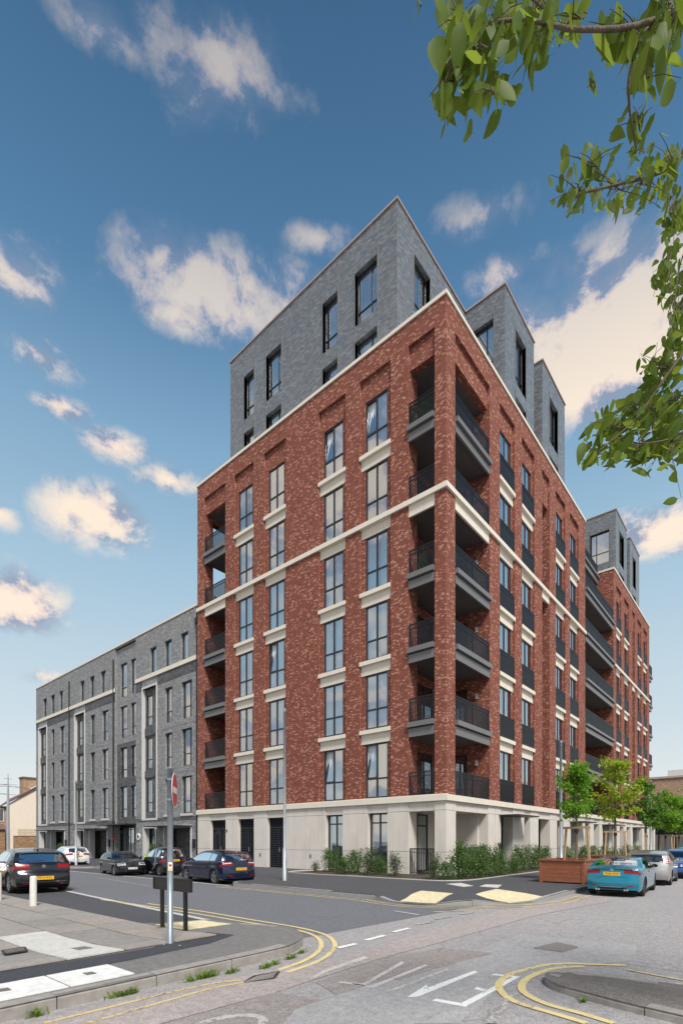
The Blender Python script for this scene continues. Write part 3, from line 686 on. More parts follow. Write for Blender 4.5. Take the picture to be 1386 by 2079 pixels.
# louvred plant room doors in the left face
slatm = {}
def louvre(F, u0, u1, z0, z1, kind):
    W = u1-u0; fr = MB(); F.box(fr, u0, u1, .30, .36, z0, z1); dn = fr.build('louvre_door', 'dark_metal', red)
    f2 = MB()
    for a, b, c, e in ((u0, u0+.06, z0, z1), (u1-.06, u1, z0, z1), ((u0+u1)/2-.03, (u0+u1)/2+.03, z0, z1-.55), (u0+.06, u1-.06, z1-.58, z1-.52), (u0+.06, u1-.06, z1-.06, z1)): F.box(f2, a, b, .22, .30, c, e)
    f2.build('door_frame', 'dark_metal', dn)
    hw = W/2-.12 if kind == 'full' else .22
    key = round(hw, 2)
    if key not in slatm:
        s_ = MB(); s_.v = [(0, -.06, 0), (hw, -.06, 0), (hw, .03, .085), (0, .03, .085), (0, -.06, .012), (hw, -.06, .012), (hw, .03, .097), (0, .03, .097)]
        s_.f = [(0, 1, 2, 3), (4, 5, 6, 7), (0, 1, 5, 4), (1, 2, 6, 5), (3, 2, 6, 7), (0, 3, 7, 4)]; s_.m = [0]*6; slatm[key] = s_.mesh('slat', 'frame')
    zz = z0+.12 if kind == 'full' else z0+1.0
    ztop = z1-.68 if kind == 'full' else z0+1.95
    while zz < ztop:
        for c in ((u0+.08, u0+.08+hw), (u1-.08-hw, u1-.08)) if kind == 'full' else ((u0+.22, u0+.22+hw), (u1-.22-hw, u1-.22)):
            o = link('slat', slatm[key], dn, loc=F.P(F.left_edge(*c), .27, zz), rot=F.rot())
        zz += .125 if kind == 'full' else .075
    zz = z1-.5
    while zz < z1-.1:
        o = link('slat', slatm[key], dn, loc=F.P(u1-.08, .27, zz), rot=F.rot(), ); o.scale = ((W-.16)/hw, .6, .6); zz += .06
    MB().box(.17, .22, (u0+u1)/2-.10, (u0+u1)/2-.06, 1.0, 1.25).build('door_handle', 'steel', dn)
louvre(L0, 9.9, 11.38, .1, 2.92, 'full'); louvre(L0, 12.55, 14.03, .1, 2.92, 'full'); louvre(L0, 15.24, 16.83, .1, 2.92, 'small')
MB().box(-.05, 0, 15.05, 15.12, 2.2, 2.32).build('wall_lamp', 'dark_metal', red)
for u in (11.9, 7.9): MB().box(-.03, 0, u, u+.10, .75, .92).build('outlet_cover', 'joint', red)

# rooftop storey ------------------------------------------------------
PT = 31.56
def pent(F, u0, u1, wins, z0=24.46, zt=PT, th=.3, mm='slate_brick', d=.28, name='penthouse_wall', curt='pair'):
    mb = MB(); F.wall(mb, u0, u1, z0, zt, 0, th, [(a, b, c, e) for a, b, c, e, *_ in wins]); o = mb.build(name, mm, red)
    for a, b, c, e, *opt in wins:
        mu, tr = opt if opt else ((.62,), (.28,))
        window(red, F, a+.02, b-.02, c+.02, e-.02, .2, mull=mu, trans=tr, curt='full', seed=int(a*7), name='penthouse_window', fw=.055)  # full curtains added so panes look pale, standing in for a white sky reflection
        # slim projecting surround
        sr = MB()
        for x in (a-.05, b): F.box(sr, x, x+.05, -.03, .2, c-.05, e+.3)
        F.box(sr, a, b, .05, .2, c-.08, c)
        sr.build('window_surround', 'roof_edge' if False else 'steel', red)
    return o
def edge(x0, x1, y0, y1): MB().box(x0-.06, x1+.06, y0-.06, y1+.06, PT, PT+.08).build('roof_edge_trim', 'roof_edge', red)
UW = [(13.10, 14.05), (10.72, 12.02), (6.50, 7.55), (3.98, 5.36)]
w_ = []
for i, (a, b) in enumerate(UW):
    mu = (.68,) if i in (1, 3) else (.25,)
    w_ += [(a, b, 27.25, 29.9, mu, (.28,)), (a, b, 24.6, 26.45, mu, (.4,))]
pent(Facade('L', .5), 2.83, 15.39, w_)
pent(Facade('R', 2.83), .8, 8.0, [(1.94, 3.43, 27.55, 30.3), (1.94, 3.43, 24.6, 26.5)])
pent(Facade('L', 7.29), .5, 2.83, [(1.15, 2.35, 27.2, 30.2)]); 
pent(Facade('R', .5), 7.59, 11.55, [(8.71, 10.24, 27.3, 30.3), (8.71, 10.24, 24.7, 26.55)])
pent(Facade('L', 13.0), .5, 2.9, []); pent(Facade('R', .5), 13.3, 17.33, [(14.27, 15.88, 27.3, 30.2), (14.27, 15.88, 24.7, 26.45)])
MB().box(11.25, 13.05, 2.7, 2.9, 24.46, PT).build('penthouse_wall', 'slate_brick', red)
MB().box(17.03, 17.33, .8, 14, 24.46, PT).build('penthouse_wall', 'slate_brick', red)
MB().box(11.25, 11.54, .8, 2.75, 24.46, PT).build('penthouse_wall', 'slate_brick', red)
MB().box(.82, 17.3, 15.1, 15.38, 24.46, PT).build('penthouse_wall', 'slate_brick', red)
edge(.5, 7.2, 2.83, 15.39); edge(7.29, 11.55, .5, 15.39); edge(13.0, 17.33, .5, 15.39); edge(11.6, 12.9, 2.8, 15.39)
pent(Facade('L', 31.8), .5, 6.0, [(1.05, 2.65, 27.1, 30.0, (.3,), (.35,)), (1.1, 2.6, 24.8, 26.4, (.3,), (.4,))]); pent(Facade('R', .5), 32.1, 36.1, [(33.05, 34.85, 27.3, 30.3), (33.05, 34.85, 24.8, 26.5)])
pent(Facade('L', 37.5), .5, 2.9, []); pent(Facade('R', .5), 37.8, 41.87, [(38.66, 40.1, 27.3, 30.3), (38.66, 40.1, 24.8, 26.5)])
MB().box(35.8, 37.6, 2.7, 2.9, 24.46, PT).build('penthouse_wall', 'slate_brick', red)
edge(31.8, 36.1, .5, 9); edge(37.5, 41.87, .5, 9); edge(36.2, 37.4, 2.8, 9)
MB().box(35.8, 36.09, .8, 8.8, 24.46, PT).build('penthouse_wall', 'slate_brick', red); MB().box(41.6, 41.86, .8, 8.8, 24.46, PT).build('penthouse_wall', 'slate_brick', red)
pin = MB(); pin.box(1.6, 16.6, 3.9, 14.9, 24.5, 31.4); pin.box(8.2, 16.6, 1.4, 3.8, 24.5, 31.4); pin.box(33.0, 41.4, 1.4, 8.6, 24.5, 31.4); pin.build('penthouse_interior', 'interior', red)

# ------------------------------------------------------------ grey brick building
grey = thing('grey_brick_apartment_building', 'long five storey grey brick apartment block with white framed window bays', 'building', loc=(0, 0, 0))
G = Facade('L', .12)
GT = 17.15; G0, G1 = 18.26, 47.04
gh = []; gwins = []
rows = [(3.50, 6.02), (6.72, 9.24), (9.95, 12.45)]
def grow(a, b, mull=(.68,), tr=(.33,)):
    for i, (z0, z1) in enumerate(rows): gh.append((a, b, z0, z1)); gwins.append((a, b, z0, z1, mull, tr, (a > 25)))
for a, b in ((19.04, 20.30), (21.45, 22.42), (31.11, 32.25), (33.57, 34.45), (39.87, 41.03), (42.32, 43.07)): grow(a, b)
for a, b in ((19.50, 20.42), (21.55, 22.48), (23.55, 24.50), (31.60, 32.50), (33.65, 34.55), (35.65, 36.52), (40.32, 41.18), (42.23, 43.22), (44.24, 45.22)):
    gh.append((a, b, 13.98, 15.80)); gwins.append((a, b, 13.98, 15.80, (), (), False))
bayf = [(23.43, 25.59), (35.46, 37.69), (44.10, 46.36)]
for a, b in bayf: gh.append((a+.10, b-.10, 3.30, 12.95))
gnd = [(19.05, 22.55, 'door'), (23.55, 25.45, 'frame'), (31.15, 34.65, 'door'), (35.6, 37.55, 'frame'), (39.8, 43.2, 'door'), (44.2, 46.2, 'frame')]
for a, b, k in gnd: gh.append((a, b, 0, 2.72))
gw = MB(); DK = (26.56, 29.93)
G.wall(gw, G0, DK[0], 0, GT, 0, .4, [h for h in gh if h[1] < DK[0]+.01]); gw.build('brick_wall', 'grey_brick', grey); gw = MB(); G.wall(gw, DK[1], G1, 0, GT, 0, .4, [h for h in gh if h[0] > DK[1]-.01]); gw.build('brick_wall', 'grey_brick', grey)
MB().box(.53, 12, G1-.3, G1-.01, 0, GT-.02).build('end_wall', 'grey_brick', grey)
# recessed dark stair section
dw = MB(); Gd = Facade('L', .30); dh = []
drows = [(3.45, 5.95), (6.62, 9.05), (9.85, 12.35), (13.1, 15.75)]
for a, b in ((26.75, 27.70), (28.30, 29.40)):
    for z0, z1 in drows: dh.append((a, b, z0, z1))
Gd.wall(dw, DK[0], DK[1], 2.95, 9.4, 0, .3, [h for h in dh if h[2] < 9.0])
dw.build('dark_brick_wall', 'dark_grey_brick', grey)
dw = MB(); Gd.wall(dw, DK[0], DK[1], 9.4, GT, 0, .3, [h for h in dh if h[2] > 9.0]); dw.build('brick_wall', 'grey_brick', grey)
for i, (a, b, z0, z1) in enumerate(dh): window(grey, Gd, a+.02, b-.02, z0+.02, z1-.02, .12, mull=(), trans=(.28,), curt='grey' if i % 3 else 'none', seed=i)
# window surroundings: soldier course bands and white sills
for i, (a, b, z0, z1, mu, tr, _) in enumerate(gwins):
    window(grey, G, a+.02, b-.02, z0+.02, z1-.02, .16, mull=mu, trans=tr, curt=('pair', 'none', 'grey')[i % 3], seed=i, tilt=(i in (21, 25, 26)) and False)
    if z0 < 4: box_part('window_sill', 'white_frame', grey, G, a-.08, b+.08, -.06, .1, z0-.17, z0)
for a, b in bayf:
    fr = MB()
    for u0, u1, z0, z1 in ((a, a+.11, 3.15, 13.1), (b-.11, b, 3.15, 13.1), (a+.11, b-.11, 3.15, 3.30), (a+.11, b-.11, 12.95, 13.1)): G.box(fr, u0, u1, -.06, .20, z0, z1)
    fr.build('bay_frame', 'white_frame', grey)
    inn = MB(); Gi = Facade('L', .31); hh = [(a+1.05, b-.28, z0, z1) for z0, z1 in ((3.75, 6.2), (7.0, 9.3), (10.2, 12.45))]
    Gi.wall(inn, a+.13, b-.13, 3.3, 12.95, 0, .3, hh); inn.build('bay_infill', 'dark_grey_brick', grey)
    for q in hh: window(grey, Gi, *q[:2], q[2], q[3], .05, mull=(), trans=(.3,), curt='grey', seed=int(a))
    lh = MB()
    for z0, z1 in ((6.2, 7.0), (9.3, 10.2)): Gi.box(lh, a+.14, b-.14, -.07, 0.0, z0+.15, z1-.15)
    lh.build('bay_band', 'dark_grey_brick', grey)
for a, b, k in gnd:
    fr = MB()
    for u0, u1, z0, z1 in ((a, a+.14, 0, 2.72), (b-.14, b, 0, 2.72), (a+.14, b-.14, 2.56, 2.72)): G.box(fr, u0, u1, -.05, .42, z0, z1)
    fr.build('doorway_frame', 'white_frame', grey)
    if k == 'frame':
        window(grey, G, a+.6, b-.15, .1, 2.55, .5, mull=(.5,), trans=(.8,), curt='grey', seed=int(a)); bx = MB(); G.box(bx, a+.14, a+.6, .45, .6, 0, 2.56); bx.build('infill', 'dark_grey_brick', grey)
    else:
        bx = MB(); G.box(bx, a+1.3, b-.14, .9, 1.1, 0, 2.6); bx.build('infill', 'dark_grey_brick', grey)
        bx = MB(); G.box(bx, a+.3, a+1.28, 1.2, 1.26, .02, 2.3); dn = bx.build('entrance_door', 'dark_metal', grey)
        hb = MB(); G.box(hb, a+1.1, a+1.14, 1.1, 1.2, .95, 1.25); hb.build('door_handle', 'steel', dn)
        bx = MB(); G.box(bx, a-.05, b+.9, -1.1, .0, 2.60, 2.66); bx.build('entrance_canopy', 'dark_metal', grey)
        bx = MB(); G.box(bx, a-.42, a-.18, -.12, 0, 1.15, 1.75); bx.build('letter_box', 'dark_metal', grey)
        bx = MB(); G.box(bx, a+.13, b-.13, .42, 1.3, 2.5, 2.6); bx.build('doorway_ceiling', 'soffit', grey)
# glazed stair entrance with canopy, red alarm box and round sign
bx = MB(); Gd.box(bx, DK[0]+.0, DK[0]+1.2, .3, .5, 0, 2.95); bx.build('infill', 'dark_grey_brick', grey)
window(grey, Gd, DK[0]+1.2, DK[1]-.1, .05, 2.7, .35, mull=(.35, .68), trans=(), curt='none', name='entrance_screen')
bx = MB(); G.box(bx, DK[0]-.1, DK[1]+1.3, -.9, .3, 2.86, 2.93); bx.build('entrance_canopy', 'dark_metal', grey)
bx = MB(); G.box(bx, 29.95, 30.3, -.1, 0, 1.75, 2.05); o = bx.build('alarm_box', 'red_sign', grey)
bx = MB(); bx.tube([(.05, 26.1, 1.95), (.12, 26.1, 1.95)], .26, 24); bx.build('round_sign', 'white_sign', grey)
bx = MB(); bx.tube([(.042, 26.1, 1.95), (.055, 26.1, 1.95)], .13, 20); bx.build('sign_emblem', 'frame', grey)
for a, b in ((G0+.05, DK[0]-.0), (DK[1], G1+.03)):
    bx = MB(); G.box(bx, a, b, -.08, .05, 13.62, 13.90); bx.build('string_course', 'cream_stone', grey)
bx = MB(); G.box(bx, G0, G1+.05, -.05, .5, GT, GT+.13); bx.build('coping', 'cream_stone', grey)
for u in (G0+.1, DK[1]+.15, 38.71):
    bx = MB(); bx.tube([(.04, u, .1), (.04, u, GT-.9 if u > 19 else GT-.2)], .05, 8); bx.build('downpipe', 'pipe', grey)
bx = MB(); bx.box(-.05, .13, G0, G0+.25, 15.9, 16.3); bx.build('rainwater_hopper', 'pipe', grey)
# soldier course bands between the storeys
for z in (3.05, 9.55, 6.35, 12.9):
    for a, b in ((G0, DK[0]), (DK[1], G1)):
        us = sorted([a, b]+[v for q in bayf if a < q[0] < b for v in q])
        for i in range(0, len(us), 2):
            bx = MB(); G.box(bx, us[i], us[i+1], -.012, .01, z, z+(.70 if z > 12 else .22)); bx.build('brick_band', 'dark_grey_brick' if z > 12 or z < 4 else 'grey_brick', grey)
gi = MB(); gi.box(1.5, 9, G0+.1, G1-.4, .1, 17); gi.build('interior', 'interior', grey)
MB().box(.3, 12, G0, G1-.1, 17.0, 17.1).build('flat_roof', 'soffit', grey)
# ------------------------------------------------------------ ground, roads, pavements
def structure(name, mb_or_o, mat=None, smooth=False):
    o = mb_or_o.build(name, mat, smooth=smooth) if isinstance(mb_or_o, MB) else mb_or_o
    o['kind'] = 'structure'; return o
def poly(name, pts, z, mat, parent=None):
    mb = MB(); mb.v = [(p[0], p[1], z) for p in pts]; mb.f = [tuple(range(len(pts)))]; mb.m = [0]
    o = mb.build(name, mat, parent)
    if not parent: o['kind'] = 'structure'
    return o
poly('ground', [(-500, -500), (600, -500), (600, 600), (-500, 600)], -.02, 'ground')
road = poly('road', [(-120, -40), (200, -40), (200, 3), (-5, 3), (-5, 200), (-25, 200), (-25, 0), (-120, 0)], 0, 'road')
poly('side_street', [(-16, -4.6), (-8, -5.0), (-4.5, -5.6), (-4.5, 3), (-4.5, 200), (-16, 200)], .002, 'road_side')
# resurfaced patches of the carriageway
def px(pts, z=0.0): return [g(x, y, z) for x, y in pts]
poly('road_patch', px([(440, 1990), (700, 1945), (820, 1905), (1010, 1850), (1160, 1828), (1230, 1822), (1240, 1830), (1090, 1858), (900, 1912), (760, 1950), (560, 2015), (180, 2120), (-200, 2160), (60, 2079), (300, 2020)]), .006, 'road_pink')
poly('road_patch', px([(1054, 1897), (1290, 1918), (1290, 1950), (1180, 1962), (1080, 1985), (1010, 2010), (930, 2079), (560, 2079), (700, 2020), (880, 1960), (960, 1945), (1000, 1938), (950, 1936)]), .0045, 'road_light')
poly('road_patch', px([(600, 2050), (780, 1990), (1010, 2000), (800, 2100), (560, 2100)]), .007, 'road_light')
poly('road_patch', px([(1000, 1935), (895, 1925), (760, 1950), (640, 1995), (700, 2030), (860, 1975)]), .0055, 'road_brown')
poly('road_patch', px([(560, 2015), (700, 2040), (560, 2110), (100, 2200), (180, 2125)]), .0062, 'road_brown')
poly('road_patch', px([(1300, 1850), (1500, 1840), (1500, 1990), (1290, 1960), (1262, 1958), (1300, 1900)]), .003, 'road')
# utility cover in the road
def grid_cover(name, c4, z, nx, ny, mat='iron', parent=None):
    a, b, c, d = [Vector((*p, z)) for p in c4]; o = MB()
    o.quad(a, b, c, d); base = o.build(name, mat, parent)
    return base
cv = px([(1130, 1915), (1172, 1924), (1142, 1934), (1083, 1926)])
mb = MB(); mb.prism(cv, -.01, .011); o = tag(mb.build('utility_cover', 'road_brown'), 'worn utility cover set in the pale road patch near the right hand island', 'drain cover')
a_, b_, c_, d_ = [Vector((*p, .013)) for p in cv]; mb = MB()
for i in range(9):
    f_ = i/8; mb.beam(a_.lerp(b_, f_), d_.lerp(c_, f_), .018, .006)
for i in range(6):
    f_ = i/5; mb.beam(a_.lerp(d_, f_), b_.lerp(c_, f_), .018, .006)
mb.build('cover_ribs', 'iron_light', o)

# polyline helpers
def smoothpts(pts, n=6):
    out = []
    P_ = [Vector(p) for p in pts]
    for i in range(len(P_)-1):
        p0 = P_[max(i-1, 0)]; p1 = P_[i]; p2 = P_[i+1]; p3 = P_[min(i+2, len(P_)-1)]
        for k in range(n):
            t = k/n; out.append(.5*((2*p1)+(p2-p0)*t+(2*p0-5*p1+4*p2-p3)*t*t+(3*p1-p0-3*p2+p3)*t**3))
    out.append(P_[-1]); return out
def offset(pts, d):
    out = []
    for i, p in enumerate(pts):
        t = (pts[min(i+1, len(pts)-1)]-pts[max(i-1, 0)]).normalized(); out.append(Vector((p.x-t.y*d, p.y+t.x*d)))
    return out
def strip(name, pts, wd, z, mat, label=None, cat=None, parent=None, kind='structure'):
    a = offset(pts, wd/2); b = offset(pts, -wd/2); mb = MB()
    for p, q in zip(a, b): mb.v += [(p.x, p.y, z), (q.x, q.y, z)]
    for i in range(len(pts)-1): mb.f.append((2*i, 2*i+1, 2*i+3, 2*i+2)); mb.m.append(0)
    o = mb.build(name, mat, parent)
    if kind: o['kind'] = kind
    return o
def resample(pts, L):
    pts = [Vector(p) for p in pts]; out = [pts[0]]; acc_ = 0
    for i in range(len(pts)-1):
        a, b = pts[i], pts[i+1]; d = (b-a).length
        if d < 1e-9: continue
        t = L-acc_
        while t < d: out.append(a.lerp(b, t/d)); t += L
        acc_ = d-(t-L)
    out.append(pts[-1]); return out
def kerb(parent, pts, side, htop, wd=.15, L=.92, mat='kerb', maxn=80, near=None):
    "kerb stones one by one along a line; side +1 puts the stone to the left of the line"
    P_ = resample(pts, L/6); n = 0; i = 0; rest = MB(); k_ = random.Random(3)
    while i+1 < len(P_):
        seg = P_[i:i+7]
        if len(seg) < 2: break
        a = seg; tang = (seg[-1]-seg[0]).normalized(); mb = MB()
        m_ = len(a); o_in = offset(a, side*wd); gap = .012
        a2 = [p.copy() for p in a]; b2 = [p.copy() for p in o_in]
        a2[0] += tang*gap; b2[0] += tang*gap
        dz = k_.uniform(-.006, .006)
        for p, q in zip(a2, b2):
            z = htop(p.x, p.y)+dz
            bat = (p-q).normalized()*.0
            mb.v += [(p.x, p.y, -.05), (p.x, p.y, z-.025), (p.x+(q.x-p.x)*.14, p.y+(q.y-p.y)*.14, z), (q.x, q.y, z+.004), (q.x, q.y, -.05)]
        for j in range(m_-1):
            for e in range(4): mb.f.append((5*j+e, 5*j+e+1, 5*j+e+6, 5*j+e+5)); mb.m.append(0)
        mb.f.append((0, 1, 2, 3, 4)); mb.m.append(0); e = 5*(m_-1); mb.f.append((e+4, e+3, e+2, e+1, e)); mb.m.append(0)
        if n < maxn: mb.build('kerb_stone', mat, parent)
        else:
            off = len(rest.v); rest.v += mb.v; rest.f += [tuple(off+q for q in f) for f in mb.f]; rest.m += mb.m
        n += 1; i += 6
    if rest.v: rest.build('kerb_run', mat, parent, kind='stuff')
def surface(name, outline, hfun, mat, step=.5, dense=None):
    "pavement sheet: triangulated fan of a fine grid clipped to the outline"
    import bmesh
    bm = bmesh.new(); vs = [bm.verts.new((p[0], p[1], 0)) for p in outline]; bm.faces.new(vs)
    xs = [p[0] for p in outline]; ys = [p[1] for p in outline]
    x = math.ceil(min(xs)/step)*step
    lo, hi = dense
    def cuts(a, b, c0, c1):
        v = a
        while v < b:
            yield v
            v += step if c0 <= v <= c1 else step*20
    for x in cuts(max(min(xs), lo[0])+.001, min(max(xs), hi[0]), lo[0], hi[0]):
        bmesh.ops.bisect_plane(bm, geom=bm.verts[:]+bm.edges[:]+bm.faces[:], plane_co=(x, 0, 0), plane_no=(1, 0, 0))
    for y in cuts(max(min(ys), lo[1])+.001, min(max(ys), hi[1]), lo[1], hi[1]):
        bmesh.ops.bisect_plane(bm, geom=bm.verts[:]+bm.edges[:]+bm.faces[:], plane_co=(0, y, 0), plane_no=(0, 1, 0))
    for v in bm.verts: v.co.z = hfun(v.co.x, v.co.y)
    bmesh.ops.triangulate(bm, faces=bm.faces[:])
    for f in bm.faces:
        if f.normal.z < 0: f.normal_flip()
    me = bpy.data.meshes.new(name); bm.to_mesh(me); bm.free(); me.materials.append(M[mat])
    o = link(name, me); o['kind'] = 'structure'; return o
def drape(name, pts, hfun, mat, dz=.004, parent=None, kind=None, label=None, thick=0.0):
    mb = MB(); n = len(pts)
    mb.v = [(p[0], p[1], hfun(*p)+dz) for p in pts]; mb.f = [tuple(range(n))]; mb.m = [0]
    if thick:
        mb.v += [(p[0], p[1], hfun(*p)+dz-thick) for p in pts]
        for i in range(n): j = (i+1) % n; mb.f.append((i, i+n, j+n, j)); mb.m.append(0)
    o = mb.build(name, mat, parent)
    if kind: o['kind'] = kind
    if label: o['label'] = label
    return o

def sstep(a, b, x): t = max(0, min(1, (x-a)/(b-a))); return t*t*(3-2*t)
DR = [(-8.2, -3.5), (-6.2, -5.4)]
def h_far(x, y):
    h = .125
    for (cx, cy), r in zip(DR, (.75, .75)):
        d = math.hypot(x-cx, y-cy); h = min(h, .02+.105*sstep(r*.55, r*1.9, d))
    return h
arc = [(-8.0, -2.2), (-8.25, -3.0), (-8.30, -3.7), (-8.0, -4.4), (-7.4, -5.05), (-6.7, -5.55), (-5.9, -5.85), (-5.0, -6.0)]
kline = [Vector((-8.0, 4.0))]+[Vector((-8.0, 1.5))]+smoothpts([Vector(p) for p in arc], 5)+[Vector((-3, -5.95)), Vector((80, -5.85))]
bay = [(-8.0, 4.0), (-7.7, 4.45), (-6.2, 5.1), (-5.95, 5.5), (-5.95, 20.0), (-7.8, 21.2), (-8.0, 22.2), (-8.0, 25), (-6.1, 27), (-6.0, 30), (-6.0, 75)]
outline = [(p.x, p.y) for p in kline]+[(80, .3), (.3, .3), (.3, 75)]+[p for p in reversed(bay)][:-1]
pv = surface('pavement', outline, h_far, 'pave_dark', .2, ((-9, -7), (3, 7)))
kerb(pv, kline, 1, h_far, mat='kerb_block', maxn=60)
kerb(pv, [Vector(p) for p in reversed(bay)], 1, h_far, mat='kerb_block', maxn=60)
poly('parking_bay', [(-8.0, 4.0), (-6.2, 5.0), (-5.95, 5.5), (-5.95, 20), (-8, 22)], .0042, 'pave_dark')
strip('channel_line', [Vector((-7.95, 4.3)), Vector((-7.95, 21))], .12, .0065, 'kerb_light')
strip('channel_line', [Vector((-8.05, 26)), Vector((-8.05, 70))], .12, .0065, 'kerb_light')
# buff tactile crossings
def tactile(pts, hf, nx, ny, root):
    a, b, c, d = [Vector(p) for p in pts]
    for i in range(nx):
        for j in range(ny):
            q = []
            for u, v in ((i, j), (i+1, j), (i+1, j+1), (i, j+1)):
                u /= nx; v /= ny; q.append(a.lerp(b, u).lerp(d.lerp(c, u), v))
            ce = sum(q, Vector((0, 0)))/4; q = [tuple(ce+(p-ce)*.985) for p in q]
            o = drape('tactile_slab', q, hf, 'tactile', .014, root, thick=.01)
tactile([(-8.10, -3.15), (-6.25, -2.65), (-6.35, -3.75), (-8.0, -4.15)], h_far, 4, 3, pv)
tactile([(-6.0, -4.25), (-4.3, -4.1), (-5.25, -5.85), (-6.6, -5.45)], h_far, 4, 3, pv)
for q in ([(-3.54, -1.97), (-2.83, -2.16), (-3.65, -3.03), (-4.2, -2.95)], [(-3.69, -3.27), (-2.85, -3.09), (-2.67, -3.59), (-3.8, -3.94)]):
    drape('cover_slab', q, h_far, 'concrete_light', .006, pv, thick=.01)
# planting beds and edging
bed1 = [(-2.45, 6.9), (-2.55, -.2), (-2.3, -1.25), (-1.4, -1.7), (7.0, -1.75), (7.0, -.02), (-.02, -.02), (-.02, 6.9)]
poly('planting_bed', bed1, .135, 'soil')
poly('planting_bed', [(8.8, -1.75), (46, -1.75), (46, -.02), (8.8, -.02)], .135, 'soil')
ed = smoothpts([Vector((-.1, 7.0)), Vector((-2.5, 6.95)), Vector((-2.6, 3)), Vector((-2.6, -.2)), Vector((-2.35, -1.3)), Vector((-1.4, -1.8)), Vector((2, -1.82)), Vector((7.1, -1.82))], 5)
kerb(pv, ed, -1, lambda x, y: .155, wd=.07, L=.9, mat='kerb_light', maxn=30)
kerb(pv, [Vector((8.7, -1.82)), Vector((46, -1.82))], -1, lambda x, y: .155, wd=.07, L=.9, mat='kerb_light', maxn=12)
# near left corner ----------------------------------------------------
def h_near(x, y): return .015+.115*sstep(-2.6, -4.7, y)*1.0
def h_near(x, y): return .13-.112*sstep(-4.9, -2.3, y)
carc = [(-14.9, -5.5), (-14.3, -5.45), (-13.75, -5.18), (-13.38, -4.75), (-13.12, -4.15), (-13.05, -3.3), (-13.1, -2.4)]
cpts = [Vector((-60, -5.5))]+[Vector((-20, -5.5))]+smoothpts([Vector(p) for p in carc], 5)
out2 = [(p.x, p.y) for p in cpts]+[(-13.2, -1.9), (-14.3, -1.4), (-14.3, 70), (-60, 70)]
pn = surface('near_pavement', out2, h_near, 'pave_mid', .2, ((-18.5, -6), (-13, 1)))
kerb(pn, [p for p in resample(cpts, .2) if p.x > -19.5], 1, h_near, wd=.17, L=1.02, mat='kerb', maxn=60)
strip('channel_line', smoothpts([Vector((-13.25, -2.6)), Vector((-13.15, -1.4)), Vector((-12.98, 1.2)), Vector((-12.78, 4)), Vector((-12.45, 9)), Vector((-12.3, 20)), Vector((-12.3, 60))], 4), .13, .0065, 'kerb_light')
poly('parking_bay', [(-13.25, -2.2), (-13.0, 1.2), (-12.8, 4), (-12.5, 9), (-12.35, 20), (-12.35, 60), (-14.3, 60), (-14.3, -1.4)], .0044, 'pave_dark')
drape('fresh_tarmac', [(-19, -4.65), (-19, -3.95), (-17.3, -3.92), (-15.55, -4.0), (-14.95, -3.5), (-14.2, -3.35), (-14.2, -4.1), (-14.9, -4.45), (-16.2, -4.6)], h_near, 'pave_fresh', .004, kind='structure')
tactile([(-14.25, -1.75), (-13.35, -2.0), (-13.32, -2.85), (-14.22, -2.75)], h_near, 2, 2, pn)
# paving slabs laid one by one
sr_ = random.Random(11); x = -14.36; row = 0
drape('slab_bed', [(-14.33, -3.9), (-14.33, -2.3), (-14.33, 20), (-25, 20), (-25, -2.3), (-25, -3.9)], h_near, 'soil', .006, kind='structure')
while x > -24:
    wd = .76; y = -3.88+(.42 if row % 2 else 0)
    y0 = -3.88
    while y0 < 22:
        L_ = .95 if y0 > -3.7 or row % 2 == 0 else .5
        y1 = y0+L_
        if not (x < -15.84 and x > -16.5 and y0 < -1.35 and row == 2):
            g_ = .015; q = [(x-g_, y0+g_), (x-g_, y1-g_), (x-wd+g_, y1-g_), (x-wd+g_, y0+g_)]
            if y0 < 12:
                drape('paving_slab', q, h_near, sr_.choice(['slab', 'slab', 'slab2', 'slab3']), .024+sr_.uniform(-.003, .003), pn, thick=.02)
        y0 = y1
    x -= wd; row += 1
for y0, y1 in ((-3.87, -2.93), (-2.93, -1.98), (-1.98, -1.04)):
    drape('concrete_patch', [(-15.89, y0+.005), (-15.89, y1-.005), (-16.63, y1-.005), (-16.63, y0+.005)], h_near, 'concrete_light', .026, pn, thick=.02)
drape('cover_plate', [(-16.05, -3.3), (-16.05, -3.0), (-16.25, -3.0), (-16.25, -3.3)], h_near, 'pave_mid', .030, pn)
for x0, x1 in ((-17.14, -16.46), (-18.1, -17.15), (-19.1, -18.11)):
    drape('concrete_cover', [(x0, -4.62), (x1-.01, -4.62), (x1-.01, -5.28), (x0, -5.28)], h_near, 'white_slab', .008, pn, thick=.01)
    cx_ = (x0+x1)/2; drape('lifting_plate', [(cx_-.05, -4.84), (cx_+.05, -4.86), (cx_+.05, -4.98), (cx_-.05, -4.96)], h_near, 'pave_mid', .012, pn)
def drain(name, c4, z, nb, label):
    a, b, c, d = [Vector((*p, z)) for p in c4]; mb = MB(); mb.v = [tuple(p-Vector((0, 0, .012))) for p in (a, b, c, d)]; mb.f = [(0, 1, 2, 3)]; mb.m = [0]
    o = mb.build(name, 'pipe'); tag(o, label, 'drain')
    fr = MB()
    for p, q in ((a, b), (b, c), (c, d), (d, a)): fr.beam(p, q, .03, .012)
    fr.build('drain_frame', 'iron', o)
    for i in range(1, nb):
        f_ = i/nb; bb = MB(); bb.beam(a.lerp(b, f_), d.lerp(c, f_), .012, .012); bb.build('grate_bar', 'iron_light', o)
drain('road_gully', px([(497, 1996), (516, 1984), (566, 1975), (556, 1988)])[::1], .012, 2, 'iron gully grate in the gutter beside the near left kerb')
gq = px([(492, 1998), (520, 1985), (566, 1976), (548, 1989)])
a4 = [Vector((*p, .014)) for p in gq]; 
oo = [o for o in col.objects if o.name.startswith('road_gully')][0]
